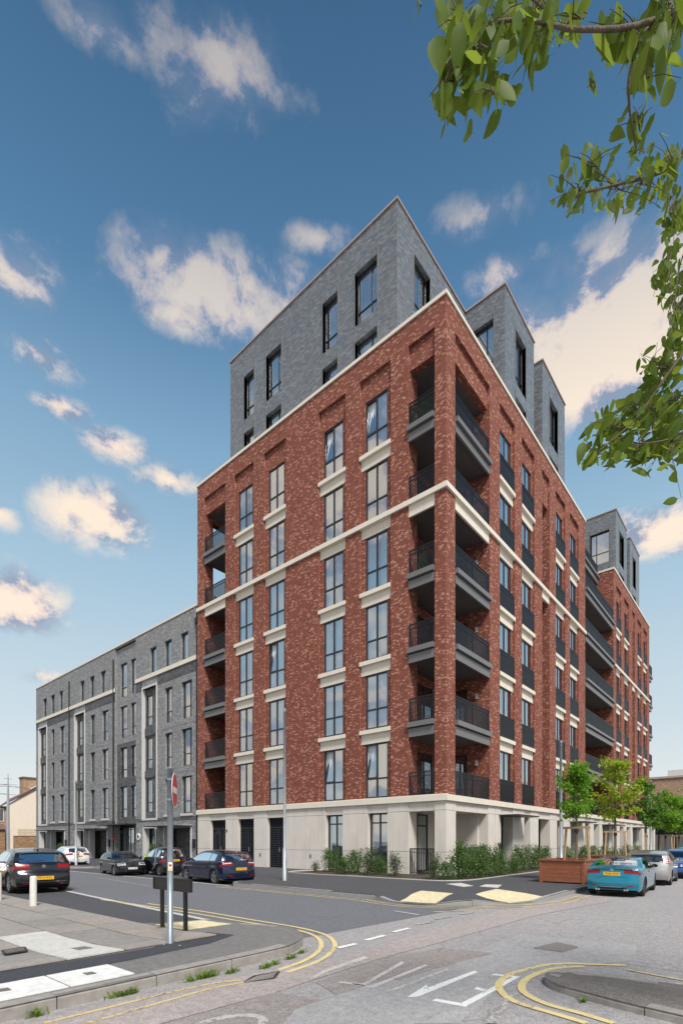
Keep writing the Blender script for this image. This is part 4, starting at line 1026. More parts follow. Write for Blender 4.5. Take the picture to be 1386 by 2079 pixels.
for i in range(1, 12):
    f_ = i/12; bb = MB(); bb.beam(a4[0].lerp(a4[3], f_), a4[1].lerp(a4[2], f_), .014, .012); bb.build('grate_bar', 'iron_light', oo)
drain('pavement_drain', px([(5, 1931), (50, 1924), (55, 1931), (12, 1938)], .08), h_near(-17, -3.2)+.040, 9, 'small square drain grate among the paving slabs on the left')
# right hand island ---------------------------------------------------
ip = smoothpts([Vector(p) for p in [(-14.3, -14.5), (-14.05, -10.6), (-13.78, -9.2), (-13.6, -8.82), (-13.3, -8.66), (-12.9, -8.72), (-12.66, -8.95), (-12.55, -9.8), (-12.4, -14.5)]], 5)
def h_isl(x, y): return .085-.072*sstep(-13.35, -12.75, x)
pi_ = surface('corner_island', [(p.x, p.y) for p in ip], h_isl, 'island', .3, ((-14, -12), (-12, -8)))
kerb(pi_, ip, -1, h_isl, wd=.15, L=.95, mat='kerb', maxn=30)
strip('channel_line', [Vector((-13.2, -8.6)), Vector((-12.72, -8.8)), Vector((-12.45, -10.0)), Vector((-12.2, -13))], .07, .0075, 'white_worn')

# road markings -------------------------------------------------------
def line(pxs, wd, mat, z=.0095, n=5): return strip('road_marking', smoothpts([Vector(g(x, y)) for x, y in pxs], n), wd, z, mat)
line([(90, 2079), (200, 2052), (330, 2020), (420, 2000), (490, 1991)], .055, 'yellow_thin'); line([(175, 2079), (260, 2056), (350, 2030), (430, 2008), (505, 1994)], .055, 'yellow_thin')
line([(566, 1970), (612, 1954), (640, 1938), (652, 1922), (646, 1906), (622, 1894), (575, 1884), (500, 1873), (400, 1856), (250, 1833), (205, 1827)], .075, 'yellow_line')
line([(583, 1975), (640, 1955), (668, 1938), (680, 1920), (668, 1903), (640, 1892), (590, 1881), (510, 1868), (410, 1851), (300, 1835)], .075, 'yellow_line')
line([(1190, 2079), (1120, 2058), (1050, 2037), (1020, 2018), (1012, 2000), (1030, 1982), (1065, 1970), (1110, 1960), (1160, 1957), (1200, 1959), (1270, 1961)], .085, 'yellow_line')
line([(1245, 2079), (1175, 2058), (1110, 2040), (1068, 2020), (1058, 2004), (1070, 1988), (1105, 1972), (1145, 1965), (1185, 1964)], .085, 'yellow_line')
line([(1272, 1970), (1330, 1981), (1400, 1994)], .05, 'yellow_line')
# double yellow round the far corner
for d_, s_ in ((.42, 1), (.68, 1)):
    kk = [p for p in kline if p.y < 3.2 and p.x < 6]
    strip('road_marking', offset([Vector((-8.0, 4.3)), Vector((-8, 2.8))]+kk[1:], -d_+.15), .07, .0078, 'yellow_thin')
line([(860, 1837), (1000, 1838), (1090, 1836), (1150, 1828), (1185, 1819)], .06, 'yellow_thin', .0086)
for a, b in (((684, 1926), (722, 1917)), ((742, 1910), (780, 1900)), ((798, 1893), (830, 1885)), ((846, 1878), (880, 1872)), ((883, 1867), (916, 1861)), ((935, 1857), (960, 1853))):
    line([a, ((a[0]+b[0])/2, (a[1]+b[1])/2), b], .10, 'white_line' if a[0] < 830 else 'white_worn')
for a, b in (((800, 1850), (850, 1858)), ((880, 1852), (940, 1850))): line([a, b], .08, 'white_ghost')
def stroke(pxs, mat='white_line'):
    poly('road_lettering', px(pxs), .0085, mat)
# white lettering on the carriageway
stroke([(826, 2026), (866, 2000), (868, 2005), (858, 2010), (962, 1972), (970, 1975), (848, 2025)])
stroke([(876, 2033), (885, 2029), (935, 2038), (1040, 1985), (997, 1981), (1003, 1978), (1055, 1984), (944, 2046)])
stroke([(962, 2009), (967, 2005), (990, 2011), (984, 2015)])
stroke([(1055, 2016), (1040, 2025), (1010, 2079), (985, 2079), (1025, 2022)], 'white_worn')
# faded lettering
for q in ([(740, 2003), (682, 1996), (690, 1994), (735, 1998), (815, 1953), (822, 1955)], [(757, 2007), (712, 2001), (716, 1998), (752, 2003), (862, 1959), (870, 1961)],
          [(780, 2016), (788, 2012), (905, 1968), (912, 1970), (800, 2012)], [(630, 1990), (652, 1972), (740, 1942), (748, 1946), (700, 1962), (676, 1970)]):
    stroke(q, 'white_ghost')
line([(400, 2083), (440, 2070), (490, 2063), (525, 2066), (535, 2079), (520, 2095)], .09, 'white_worn', .0088)
line([(200, 1782), (320, 1802)], .06, 'white_worn', .0088)

# ------------------------------------------------------------ street furniture
# no entry sign on a galvanised post
sp_ = thing('no_entry_sign', 'red no entry disc on a galvanised post on the near left pavement', 'road sign', (-15.2, -3.88, h_near(-15.2, -3.88)))
mb = MB(); mb.tube([(0, 0, 0), (0, 0, 2.58)], .042, 16); mb.build('post', 'galv', sp_, smooth=True)
mb = MB(); mb.tube([(0, 0, 2.58), (0, 0, 2.60)], .045, 16); mb.build('post_cap', 'galv', sp_)
na = math.atan2(-.679, .733)
def disc(rad, y0, y1, seg=40):
    m_ = MB(); m_.tube([(0, y0, 0), (0, y1, 0)], rad, seg); return m_
face = disc(.255, 0, .006).build('sign_plate', 'white_sign', sp_); rd = disc(.240, .0065, .009).build('red_face', 'red_sign', face)
bar = MB(); bar.box(-.19, .19, .0095, .011, -.045, .045); bar.build('white_bar', 'white_sign', face)
face.location = (.733*.06, -.679*.06, 2.26); face.rotation_euler = (0, 0, na-math.pi/2+R_(3))
for z in (2.12, 2.42): mb = MB(); mb.tube([(0, 0, z-.012), (0, 0, z+.012)], .050, 16); mb.build('clamp', 'galv', sp_)
mb = MB(); mb.box(-.03, .03, -.047, -.043, 1.07, 1.2); st_ = mb.build('sticker', 'white_sign', sp_); st_.rotation_euler = (0, 0, -.5)
mb = MB(); mb.box(-.025, .025, -.0495, -.047, 1.075, 1.12); q_ = mb.build('sticker', 'yellow_line', sp_); q_.rotation_euler = (0, 0, -.5)
mb = MB(); mb.box(-.02, .02, -.0495, -.047, 1.14, 1.17); q_ = mb.build('sticker', 'red_sign', sp_); q_.rotation_euler = (0, 0, -.5)
# back of the street nameplate
a_ = Vector((*g(330, 1881, .06), .05)); b_ = Vector((*g(377, 1890, .06), .05)); dv = (b_-a_); dv.z = 0; Ld = dv.length; dv.normalize()
np_ = thing('street_nameplate', 'black painted street nameplate seen from behind on two leaning posts', 'street sign', tuple(a_), math.atan2(dv.y, dv.x))
for x in (0, Ld):
    mb = MB(); mb.beam((x, 0, -.02), (x+.02, -.02, .9), .055, .055); mb.build('post', 'black_paint', np_)
mb = MB(); mb.box(-.14, Ld+.26, -.09, -.07, .70, .90); pl_ = mb.build('plate', 'black_paint', np_)
mb = MB()
for x0, x1, z0, z1 in ((-.15, Ld+.27, .89, .91), (-.15, Ld+.27, .69, .71), (-.15, -.12, .71, .89), (Ld+.24, Ld+.27, .71, .89)): mb.box(x0, x1, -.10, -.045, z0, z1)
for x in (-.05, .06, Ld-.08, Ld+.10): mb.box(x, x+.015, -.07, -.05, .72, .88)
mb.build('plate_rim', 'black_paint', pl_)
# bollards
bo = thing('bollard', 'worn white timber bollard in front of the black hatchback', 'bollard', (-14.77, 2.92, .02), group='white bollards on the left pavement')
mb = MB(); mb.tube([(0, 0, -.02), (.004, 0, .70), (.004, 0, .73), (.004, 0, .745)], [.078, .076, .07, .055], 14); mb.build('post', 'white_post', bo, smooth=False)
o2 = copytree(bo, None, 'white timber bollard cut by the left edge of the picture', (*g(-3, 1829, .02), .02))
# lamp posts
def lamppost(x, y, z0, ztop, label, r0=.075, r1=.045, arm=True):
    t_ = thing('street_lamp', label, 'lamp post', (x, y, z0), 0, 'plain grey lamp columns along the pavements')
    H_ = ztop-z0
    mb = MB(); mb.tube([(0, 0, 0), (0, 0, 1.2), (0, 0, 1.25), (0, 0, H_)], [r0, r0, r1*1.15, r1], 14); c_ = mb.build('column', 'lamp_metal', t_, smooth=True)
    mb = MB(); mb.box(-.03, .03, -r0-.006, -r0+.01, .45, .85); mb.build('access_door', 'lamp_metal', c_)
    mb = MB(); mb.tube([(0, 0, H_-.08), (0, 0, H_+.02)], r1*1.2, 12); mb.build('column_cap', 'galv', t_)
    return t_
lamppost(-6.1, 3.4, .12, 6.56, 'tall grey lamp column on the pavement in front of the white stone base')
lamppost(2.53, -3.88, .12, 5.72, 'grey lamp column rising behind the wooden planter', .08, .05)
lamppost(-6.0, 22.2, .12, 5.3, 'slim lamp column in front of the grey brick block')
lamppost(15.6, -4.9, .12, 5.2, 'distant grey lamp column among the street trees')
# timber planter
pl = thing('wooden_planter', 'large reddish brown timber planter holding the nearest street tree', 'planter', (-.7, -5.65, .12), R_(-2))
PW, PL_, PH = 1.5, 2.1, .80
for j in range(5):
    z0 = .05+j*.148; z1 = z0+.142
    for nm, (x0, x1, y0, y1) in (('plank', (0, .045, 0, PW)), ('plank', (PL_-.045, PL_, 0, PW)), ('plank', (.045, PL_-.045, 0, .045)), ('plank', (.045, PL_-.045, PW-.045, PW))):
        mb = MB(); mb.box(x0, x1, y0, y1, z0, z1); mb.build(nm, 'planter', pl)
for x, y in ((-.02, -.02), (-.02, PW-.08), (PL_-.08, -.02), (PL_-.08, PW-.08)):
    mb = MB(); mb.box(x, x+.1, y, y+.1, 0, PH-.005); mb.build('corner_post', 'planter', pl)
for x0, x1, y0, y1 in ((-.05, .07, -.05, PW+.05), (PL_-.07, PL_+.05, -.05, PW+.05), (.07, PL_-.07, -.05, .07), (.07, PL_-.07, PW-.07, PW+.05)):
    mb = MB(); mb.box(x0, x1, y0, y1, PH-.004, PH+.04); mb.build('rim', 'planter', pl)
mb = MB(); mb.box(.045, PL_-.045, .045, PW-.045, .1, .7); mb.build('soil', 'soil', pl)
pl2 = copytree(pl, None, 'second timber planter half hidden behind the teal car', (6.1, -5.6, .12), R_(-2))

# ------------------------------------------------------------ foliage
def leafquad(mb, p, s_, r, m=0, up=.3):
    d = Vector((r.gauss(0, 1), r.gauss(0, 1), r.gauss(0, 1)*.7-.2)).normalized(); n_ = Vector((r.gauss(0, 1), r.gauss(0, 1), r.gauss(0, 1)+up)).normalized()
    a = d.cross(n_)
    if a.length < .01: return
    a = a.normalized()*s_*.42; d = d*s_; n0 = len(mb.v)
    mb.v += [tuple(p), tuple(p+d*.5+a), tuple(p+d), tuple(p+d*.5-a)]; mb.f.append((n0, n0+1, n0+2, n0+3)); mb.m.append(m)
def shrub_mesh(seed, h, w_, n, ls=.06, mats='leaf_hedge'):
    r = random.Random(seed); mb = MB(); st = MB()
    ns = 9
    for k in range(ns):
        an = r.random()*6.28; rr = r.uniform(.05, .5)*w_; hh = h*r.uniform(.6, 1.08)
        base_ = Vector((r.gauss(0, .1)*w_, r.gauss(0, .1)*w_, 0)); top = Vector((math.cos(an)*rr, math.sin(an)*rr, hh))
        st.tube([base_, base_.lerp(top, .5)+Vector((r.gauss(0, .03), r.gauss(0, .03), .05)), top], [.012, .008, .004], 5)
        for i in range(n//ns):
            t = r.random()**.7; c = base_.lerp(top, t); sp = w_*(.20+.12*math.sin(t*3))*(1.15-t*.75)
            leafquad(mb, c+Vector((r.gauss(0, sp), r.gauss(0, sp), r.gauss(0, .07))), ls*r.uniform(.6, 1.3), r)
    for i in range(len(mb.v)):
        if mb.v[i][2] < .02: mb.v[i] = (mb.v[i][0], mb.v[i][1], .02)
    return mb.mesh('leaves', mats), st.mesh('stems', 'bark')
SH = [shrub_mesh(1, 1.05, .85, 1900), shrub_mesh(2, .85, .75, 1500, .055), shrub_mesh(3, 1.25, .6, 1200, .06, 'leaf_hedge2'), shrub_mesh(4, .6, .5, 600, .05, 'leaf_hedge2'), shrub_mesh(5, 1.1, 1.0, 2200, .06)]
def shrub(x, y, k, s_, rz, label):
    t_ = thing('shrub', label, 'shrub', (x, y, .13), rz, 'shrubs in the planting beds'); 
    a = link('foliage', SH[k][0], t_, kind='stuff'); b = link('stems', SH[k][1], t_); 
    for o in (a, b): o.scale = (s_*1.12, s_*1.12, s_*1.15*(1.05 if x > -1.5 else .88))
hd = [(640, 1781, 3, .8, 'thin twiggy shrub at the left end of the bed by the white wall'), (672, 1784, 0, .85, 'dense green shrub under the leftmost tall ground floor window'), (700, 1785, 1, 1.0, 'bushy green shrub between the two ground floor windows, left one'),
      (722, 1786, 0, .8, 'rounded shrub between the two ground floor windows, middle one'), (748, 1787, 2, 1.0, 'upright leafy shrub in front of the second ground floor window'), (772, 1788, 1, .8, 'low shrub under the right part of the second window'),
      (803, 1788, 2, .82, 'pale upright shrub against the wide stone pier'), (880, 1789, 2, .8, 'loose pale shrub right of the black ground railing'), (905, 1790, 0, .62, 'small shrub before the corner stone column'),
      (938, 1788, 0, 1.05, 'full green shrub at the corner recess, left one'), (965, 1786, 4, .95, 'large dense shrub in front of the corner recess'), (992, 1783, 0, 1.0, 'dense shrub before the second stone pier'),
      (1015, 1780, 1, 1.1, 'bushy shrub beside the black letter box'), (1040, 1776, 1, .8, 'thin shrub just left of the entrance'), (1058, 1770, 0, .95, 'tall shrub to the right of the first entrance'), (1080, 1768, 4, .9, 'broad shrub under the second narrow window'),
      (1100, 1766, 0, .9, 'green shrub to the left of the timber planter'), (1150, 1756, 4, .85, 'dark shrub behind the timber planter'), (1178, 1754, 0, .9, 'shrub behind the right end of the planter'), (1200, 1750, 4, .85, 'shrub seen above the planter rim beside the teal car'),
      (1225, 1742, 0, .9, 'shrub above the roof of the teal car'), (1245, 1738, 1, 1.0, 'shrub by the second tree stake'), (1268, 1734, 0, .9, 'far shrub left of the third tree'), (1290, 1731, 4, .8, 'farthest shrub before the last columns')]
for i, (x, y, k, s_, lb) in enumerate(hd):
    if x < 1110: p_ = g(x, y, .13); 
    else: # beyond the planter the bed runs parallel to the right face
        r_ = ray(x, 1700); kk = (-1.0-CY)/r_.y; p_ = (CX+kk*r_.x, -1.0)
    px_, py_ = p_
    if x < 850: px_ = -1.55+.5*(i % 2); r_ = ray(x, 1700); kk = (px_-CX)/r_.x; py_ = min(CY+kk*r_.y, 6.6)
    elif x < 1110:
        px_ = px_+.35; py_ = max(min(py_+.45, -.55), -1.35)
        r_ = ray(x, 1700); kk = (py_-CY)/r_.y; px_ = CX+kk*r_.x
    shrub(px_, py_, k, s_, rnd.random()*6, lb)

def tree_mesh(seed, h, crown, w_, n, ls, lmat):
    r = random.Random(seed); lv = MB(); tr = MB()
    top = Vector((r.gauss(0, .08), r.gauss(0, .08), h)); pts = [Vector((0, 0, 0)), Vector((.02, .0, h*.35)), Vector((.0, .03, h*.7)), top]
    tr.tube(pts, [.06, .05, .03, .008], 8)
    tips = []
    for k in range(26):
        t = r.uniform(crown, .97); b = Vector((0, 0, h*t)); an = k*2.4+r.gauss(0, .4); f_ = (t-crown)/(1-crown)
        ln = w_*(1.15-.75*abs(f_-.35)/.65)*r.uniform(.55, 1.15); e = b+Vector((math.cos(an)*ln, math.sin(an)*ln, ln*r.uniform(.15, .7)))
        tr.tube([b, b.lerp(e, .5)+Vector((0, 0, .03)), e], [.018, .011, .004], 5, caps=False)
        for q in (.45, .75, 1.0): tips.append((b.lerp(e, q), .09+.08*r.random()))
    tips.append((top, .15))
    for i in range(n):
        c, s_ = r.choice(tips); leafquad(lv, c+Vector((r.gauss(0, s_), r.gauss(0, s_), r.gauss(0, s_*.85))), ls*r.uniform(.6, 1.25), r, up=1.0)
    return lv.mesh('leaves', lmat), tr.mesh('trunk', 'bark', True)
TM = [tree_mesh(21, 4.0, .48, .55, 2300, .14, 'leaf_tree'), tree_mesh(22, 5.0, .45, 1.0, 1900, .16, 'leaf_tree2'), tree_mesh(23, 5.0, .45, .85, 2300, .16, 'leaf_tree3'), tree_mesh(24, 4.6, .42, 1.15, 3600, .16, 'leaf_tree')]
def street_tree(x, y, z, k, s_, rz, label, stakes=True, zs=1.9):
    t_ = thing('street_tree', label, 'tree', (x, y, z), rz, 'young street trees along the right pavement')
    a = link('crown', TM[k][0], t_, kind='stuff'); b = link('trunk', TM[k][1], t_)
    for o in (a, b): o.scale = (s_, s_, s_)
    if stakes:
        for sy in (-.42, .42):
            mb = MB(); mb.beam((0, sy*1.15, -.1), (0, sy*.92, zs-.03), .07, .07); mb.build('stake', 'wood', t_)
        mb = MB(); mb.beam((0, -.50, zs), (0, .50, zs), .06, .08); mb.build('cross_bar', 'wood', t_)
        mb = MB(); mb.tube([(0, 0, zs-.18), (0, 0, zs-.06)], .08, 10); mb.build('tree_tie', 'pipe', t_)
street_tree(.55, -5.05, .75, 0, .90, R_(-10), 'compact young maple growing in the near timber planter', zs=1.35)
street_tree(7.3, -4.85, .5, 1, .97, .4, 'airy yellow green young tree with a staked trunk, second in the row', zs=1.55)
street_tree(14.3, -4.9, .2, 2, .98, 1.7, 'darker slender young tree, third in the row', zs=1.8)
street_tree(20.9, -4.9, .2, 3, 1.0, 2.6, 'broad bright green tree, fourth in the row', zs=1.8)
street_tree(26.8, -4.9, .2, 3, 1.0, 4.0, 'bright green tree at the right edge, fifth in the row', zs=1.8)
street_tree(34, -4.9, .2, 0, 1.25, 5.0, 'last distant tree of the row at the right edge', zs=1.8)
# weeds in the gutter
def weed(x, y, s_, seed, label):
    r = random.Random(seed); mb = MB(); 
    for i in range(int(34*s_)+12):
        an = r.random()*6.28; b = Vector((r.gauss(0, .035*s_*1.6), r.gauss(0, .012), 0)); l_ = r.uniform(.04, .13)*(.6+.5*s_); d = Vector((math.cos(an)*.6, math.sin(an)*.6, r.uniform(.5, 1.2))).normalized(); sd = Vector((-math.sin(an), math.cos(an), 0))*.005
        m_ = b+d*l_*.6; t_ = b+d*l_+Vector((math.cos(an), math.sin(an), -.6))*l_*.3; n0 = len(mb.v)
        mb.v += [tuple(b-sd), tuple(b+sd), tuple(m_+sd*1.3), tuple(m_-sd*1.3), tuple(t_)]; mb.f += [(n0, n0+1, n0+2, n0+3), (n0+3, n0+2, n0+4)]; mb.m += [0, 0]
    o = mb.build('weed', 'weed', loc=(x, y, .0)); tag(o, label, 'weed', 'weeds in the gutter')
for i, (x, y, s_, lb) in enumerate([(75, 2064, .7, 'tuft of grass at the foot of the kerb in the bottom left corner'), (245, 2023, 1.0, 'green weed tuft in the gutter, left of the big clump'), (268, 2018, .6, 'small weed beside the second kerb stone'), (400, 1990, 1.3, 'largest clump of weeds along the kerb'), (425, 1984, 1.0, 'weed clump just left of the gully grate'), (470, 1976, .8, 'low weeds against the kerb above the gully'),
      (538, 1966, .8, 'weed tuft right of the gully grate'), (555, 1960, .8, 'weeds at the start of the kerb curve'), (590, 1947, .9, 'weeds under the middle of the kerb curve'), (612, 1936, .7, 'weeds at the end of the kerb curve'), (1183, 2035, .3, 'tiny yellow weed beside the right hand island kerb')]):
    p_ = g(x, y); weed(p_[0], max(p_[1], -5.62) if x < 500 and x > 0 and False else p_[1], s_, i, lb)
# belongings on the balconies
r_ = random.Random(9); iv = MB()
for i in range(1300): leafquad(iv, Vector((.10+r_.random()*.06, r_.uniform(.6, 1.86), LV[5]+r_.uniform(.1, 1.0))), .07, r_)
tag(iv.build('ivy_screen', 'leaf_hedge'), 'leafy green screen behind the railing of the topmost corner balcony', 'ivy screen')
for i, (x, y, k, lb) in enumerate([(3.7, .5, 3, 'bushy potted plant on the right side of the third corner balcony from the top'), (1.4, .5, 3, 'small potted plant near the corner column on the same floor'), (.6, 1.5, 3, 'potted plant behind the left railing below the stone band'), (26.5, .5, 2, 'tall plant on a long balcony between the two blocks')]):
    t_ = thing('potted_plant', lb, 'potted plant', (x, y, LV[k]-.02)); mb = MB(); mb.tube([(0, 0, 0), (0, 0, .35)], [.13, .18], 12); mb.build('pot', 'dark_metal', t_)
    a = link('foliage', SH[3][0], t_, kind='stuff', loc=(0, 0, .3)); a.scale = (.9, .9, 1.4)
# moss beside the nameplate
weed(*g(322, 1883, .05), .7, 77, 'small patch of weeds at the foot of the nameplate post')

# overhanging tree on the right: trunk beside the viewer, boughs reaching into view
def camp(x, y, k): r_ = ray(x, y); return Vector((CX, CY, CZ))+r_*k
ot = thing('overhanging_tree', 'pear tree whose leafy boughs hang into the upper right of the view', 'tree', (-14.16, -12.37, .1))
ob = Vector((-14.16, -12.37, .1))
br = MB()
def W2L(p): return Vector(p)-ob
fork = ob+Vector((-.3, .3, 3.0))
br.tube([W2L(ob), W2L(ob+Vector((-.05, .05, 1.5))), W2L(fork), W2L(ob+Vector((-.35, .4, 5.0))), W2L(ob+Vector((-.3, .3, 6.6)))], [.14, .12, .10, .055, .015], 10)
for q_ in range(14):
    an_ = q_*2.4; b0 = ob+Vector((-.32, .33, 3.2+q_*.22)); e_ = b0+Vector((math.cos(an_)*(1.5-q_*.06)+.35, math.sin(an_)*(1.3-q_*.06)-.3, .55)); br.tube([W2L(b0), W2L(b0.lerp(e_, .5)+Vector((0, 0, .1))), W2L(e_)], [.03, .018, .006], 5)
boughs = [([(1500, -60, 1.9), (1330, 40, 1.6), (1180, 60, 1.45), (1060, 40, 1.35), (960, 60, 1.3), (905, 130, 1.3)], .007),
          ([(1520, 60, 2.0), (1400, -20, 1.7), (1300, 80, 1.6), (1275, 190, 1.6), (1290, 300, 1.7)], .007),
          ([(1560, 220, 2.5), (1420, 290, 2.3), (1340, 350, 2.2), (1250, 375, 2.1), (1175, 395, 2.0), (1150, 420, 2.0)], .007),
          ([(1600, 420, 2.7), (1450, 430, 2.6), (1385, 520, 2.6), (1365, 640, 2.6)], .007),
          ([(1620, 560, 2.7), (1480, 620, 2.7), (1400, 700, 2.7), (1340, 780, 2.6), (1290, 850, 2.5), (1215, 915, 2.4)], .008),
          ([(1600, 760, 2.7), (1480, 800, 2.7), (1380, 880, 2.6), (1310, 900, 2.5), (1250, 890, 2.5)], .007)]
leaves = []
lr = random.Random(5)
def add_leaf_at(P, L_, down=1.0, spread=.6, light=0): leaves.append((P, L_, down, spread))
for pts, r0 in boughs:
    P_ = [camp(*q) for q in pts]; P_ = [Vector(p) for p in smoothpts([Vector(p) for p in P_], 4)]
    br.tube([W2L(fork)]+[W2L(p) for p in P_], [.03]+[r0*(1.25-i/len(P_)) for i in range(len(P_))], 6)
clus = [  # x, y, rx, ry, depth, count, leaf length
 (930, 60, 40, 60, 1.32, 9, .125), (915, 185, 35, 70, 1.32, 12, .115), (960, 130, 50, 90, 1.30, 13, .125), (990, 200, 35, 30, 1.35, 6, .09), (1010, 60, 60, 60, 1.35, 10, .13), (1070, 110, 30, 70, 1.35, 7, .11), (1090, 30, 70, 40, 1.4, 9, .13),
 (1160, 50, 60, 40, 1.45, 8, .14), (1035, 190, 14, 14, 1.32, 2, .085), (850, 15, 10, 15, 1.3, 1, .09), (1205, 180, 8, 14, 1.5, 1, .13), (1240, 90, 30, 60, 1.55, 6, .13), (1290, 90, 60, 60, 1.6, 12, .13), (1355, 70, 50, 60, 1.65, 11, .13), (1310, 170, 40, 40, 1.6, 7, .13), (1350, 20, 60, 40, 1.6, 8, .13),
 (1290, 255, 35, 25, 1.7, 5, .09), (1290, 320, 35, 30, 1.9, 5, .085), (1200, 350, 50, 40, 2.0, 12, .09), (1170, 400, 40, 45, 2.0, 12, .085), (1250, 400, 60, 50, 2.1, 14, .085), (1310, 390, 50, 50, 2.2, 14, .085), (1365, 340, 30, 45, 2.2, 12, .09),
 (1365, 450, 28, 60, 2.6, 16, .09), (1355, 560, 28, 60, 2.6, 16, .09), (1375, 640, 22, 50, 2.6, 12, .09), (1365, 700, 28, 40, 2.7, 14, .10), (1340, 760, 45, 40, 2.7, 18, .11), (1300, 840, 60, 40, 2.6, 24, .12), (1350, 830, 45, 60, 2.7, 22, .12), (1240, 880, 45, 35, 2.5, 16, .115), (1205, 930, 28, 20, 2.4, 6, .12), (1290, 920, 50, 35, 2.55, 10, .13), (1360, 910, 35, 50, 2.6, 14, .13), (1310, 960, 8, 6, 2.5, 1, .14), (1245, 935, 10, 10, 2.45, 2, .13)]
def leafmesh(seed, L_=1.0):
    r = random.Random(seed); mb = MB(); n = 6; wd = r.uniform(.40, .52)/2; fold = r.uniform(.08, .22); curl = r.uniform(-.35, .8)
    prev = None
    for i in range(n+1):
        t = i/n; w_ = wd*(math.sin(math.pi*min(1, t*.94+.06)**.8)**.85) if 0 < i < n else .004
        x = t; z = -curl*t*t*.5; w_ = max(w_, .004)
        a = mb.vert((x, w_, z+fold*w_+r.gauss(0, .006))); c = mb.vert((x, 0, z)); b = mb.vert((x, -w_, z+fold*w_+r.gauss(0, .006)))
        if prev: mb.f += [(prev[0], a, c, prev[1]), (prev[1], c, b, prev[2])]; mb.m += [0, 0]
        prev = (a, c, b)
    n0 = len(mb.v); mb.v += [(-.22, .006, .02), (-.22, -.006, .02), (0, -.006, 0), (0, .006, 0)]; mb.f.append((n0, n0+1, n0+2, n0+3)); mb.m.append(0)
    return mb.mesh('leaf', 'leaf_near', True)
LM = [leafmesh(i) for i in range(9)]
twigs = MB(); nleaf = 0
for (x, y, rx, ry, k, cnt, L_) in clus:
    for i in range(cnt):
        P = camp(x+lr.gauss(0, rx*.55), y+lr.gauss(0, ry*.55), k*lr.uniform(.93, 1.09))
        d = Vector((lr.gauss(0, .45)-.12, lr.gauss(0, .45), -1.0 if y < 720 else lr.uniform(-1, -.1))).normalized()
        if y >= 720: d = (d+Vector((-.65, .5, -.15))).normalized()
        q = d.to_track_quat('X', 'Z').to_euler()
        o = link('leaf', LM[lr.randrange(9)], ot, loc=W2L(P-d*L_*.5)); m_ = d.to_track_quat('X', 'Z').to_matrix().to_4x4() @ Matrix.Rotation(lr.uniform(-1.5, 1.5), 4, 'X')
        o.rotation_euler = m_.to_euler(); s_ = L_*lr.uniform(.6, 1.1)*(.85); o.scale = (s_, s_, s_); nleaf += 1
        base_ = P-d*L_*.65
        tw_ = camp(x+lr.gauss(0, rx*.2), y-ry*.3, k); twigs.tube([W2L(base_), W2L(base_.lerp(tw_, .5)+Vector((0, 0, .012))), W2L(tw_)], [.0009, .0013, .002], 4, caps=False)
print('leaves', nleaf)
fill = MB()
for (x, y, rx, ry, k, cnt, L_) in clus:
    for i in range(int(cnt*(3.0 if k > 2.3 else (1.6 if k > 1.9 else 1.2)))):
        P = camp(x+lr.gauss(0, rx*.5), y+lr.gauss(0, ry*.5), k*lr.uniform(1.0, 1.14)); d = Vector((lr.gauss(0, .6)-.2, lr.gauss(0, .6)+.2, -1.0 if y < 720 else lr.uniform(-.8, .1))).normalized()
        mt_ = Matrix.Translation(W2L(P-d*L_*.5)) @ (d.to_track_quat('X', 'Z').to_matrix().to_4x4() @ Matrix.Rotation(lr.uniform(-1.5, 1.5), 4, 'X')) @ Matrix.Scale(L_*lr.uniform(.5, .85), 4)
        src = LM[lr.randrange(9)]; n0 = len(fill.v); fill.v += [tuple(mt_ @ v.co) for v in src.vertices]; fill.f += [tuple(n0+q for q in p_.vertices) for p_ in src.polygons]; fill.m += [0]*len(src.polygons)
def scatter(c_, s_, L_):
    d = Vector((lr.gauss(0, .7), lr.gauss(0, .7), -.6)).normalized(); P = c_+Vector((lr.gauss(0, s_), lr.gauss(0, s_), lr.gauss(0, s_*.8)))
    if (P-Vector((CX, CY, CZ))).to_2d().dot(Vector(RGT)) < .78*(P-Vector((CX, CY, CZ))).to_2d().dot(Vector(FWD))+.1: return   # the crown proper stays over its own trunk
    mt_ = Matrix.Translation(W2L(P)) @ (d.to_track_quat('X', 'Z').to_matrix().to_4x4() @ Matrix.Rotation(lr.uniform(-1.5, 1.5), 4, 'X')) @ Matrix.Scale(L_*lr.uniform(.6, .95), 4)
    src = LM[lr.randrange(9)]; n0 = len(fill.v); fill.v += [tuple(mt_ @ v.co) for v in src.vertices]; fill.f += [tuple(n0+q for q in p_.vertices) for p_ in src.polygons]; fill.m += [0]*len(src.polygons)
for pts, r0 in boughs:
    P0 = Vector(camp(*pts[0]))
    for i in range(110): scatter(fork.lerp(P0, lr.uniform(.15, 1.1)), .16, .11)
for q_ in range(14):
    an_ = q_*2.4; b0 = ob+Vector((-.32, .33, 3.2+q_*.22)); e_ = b0+Vector((math.cos(an_)*(1.5-q_*.06)+.35, math.sin(an_)*(1.3-q_*.06)-.3, .55))
    for i in range(130): scatter(b0.lerp(e_, lr.uniform(.3, 1.05)), .2, .11)
fill.build('leaf_mass', 'leaf_near', ot, smooth=True, kind='stuff')
br.build('boughs', 'bark', ot, smooth=True); twigs.build('twigs', 'bark', ot)
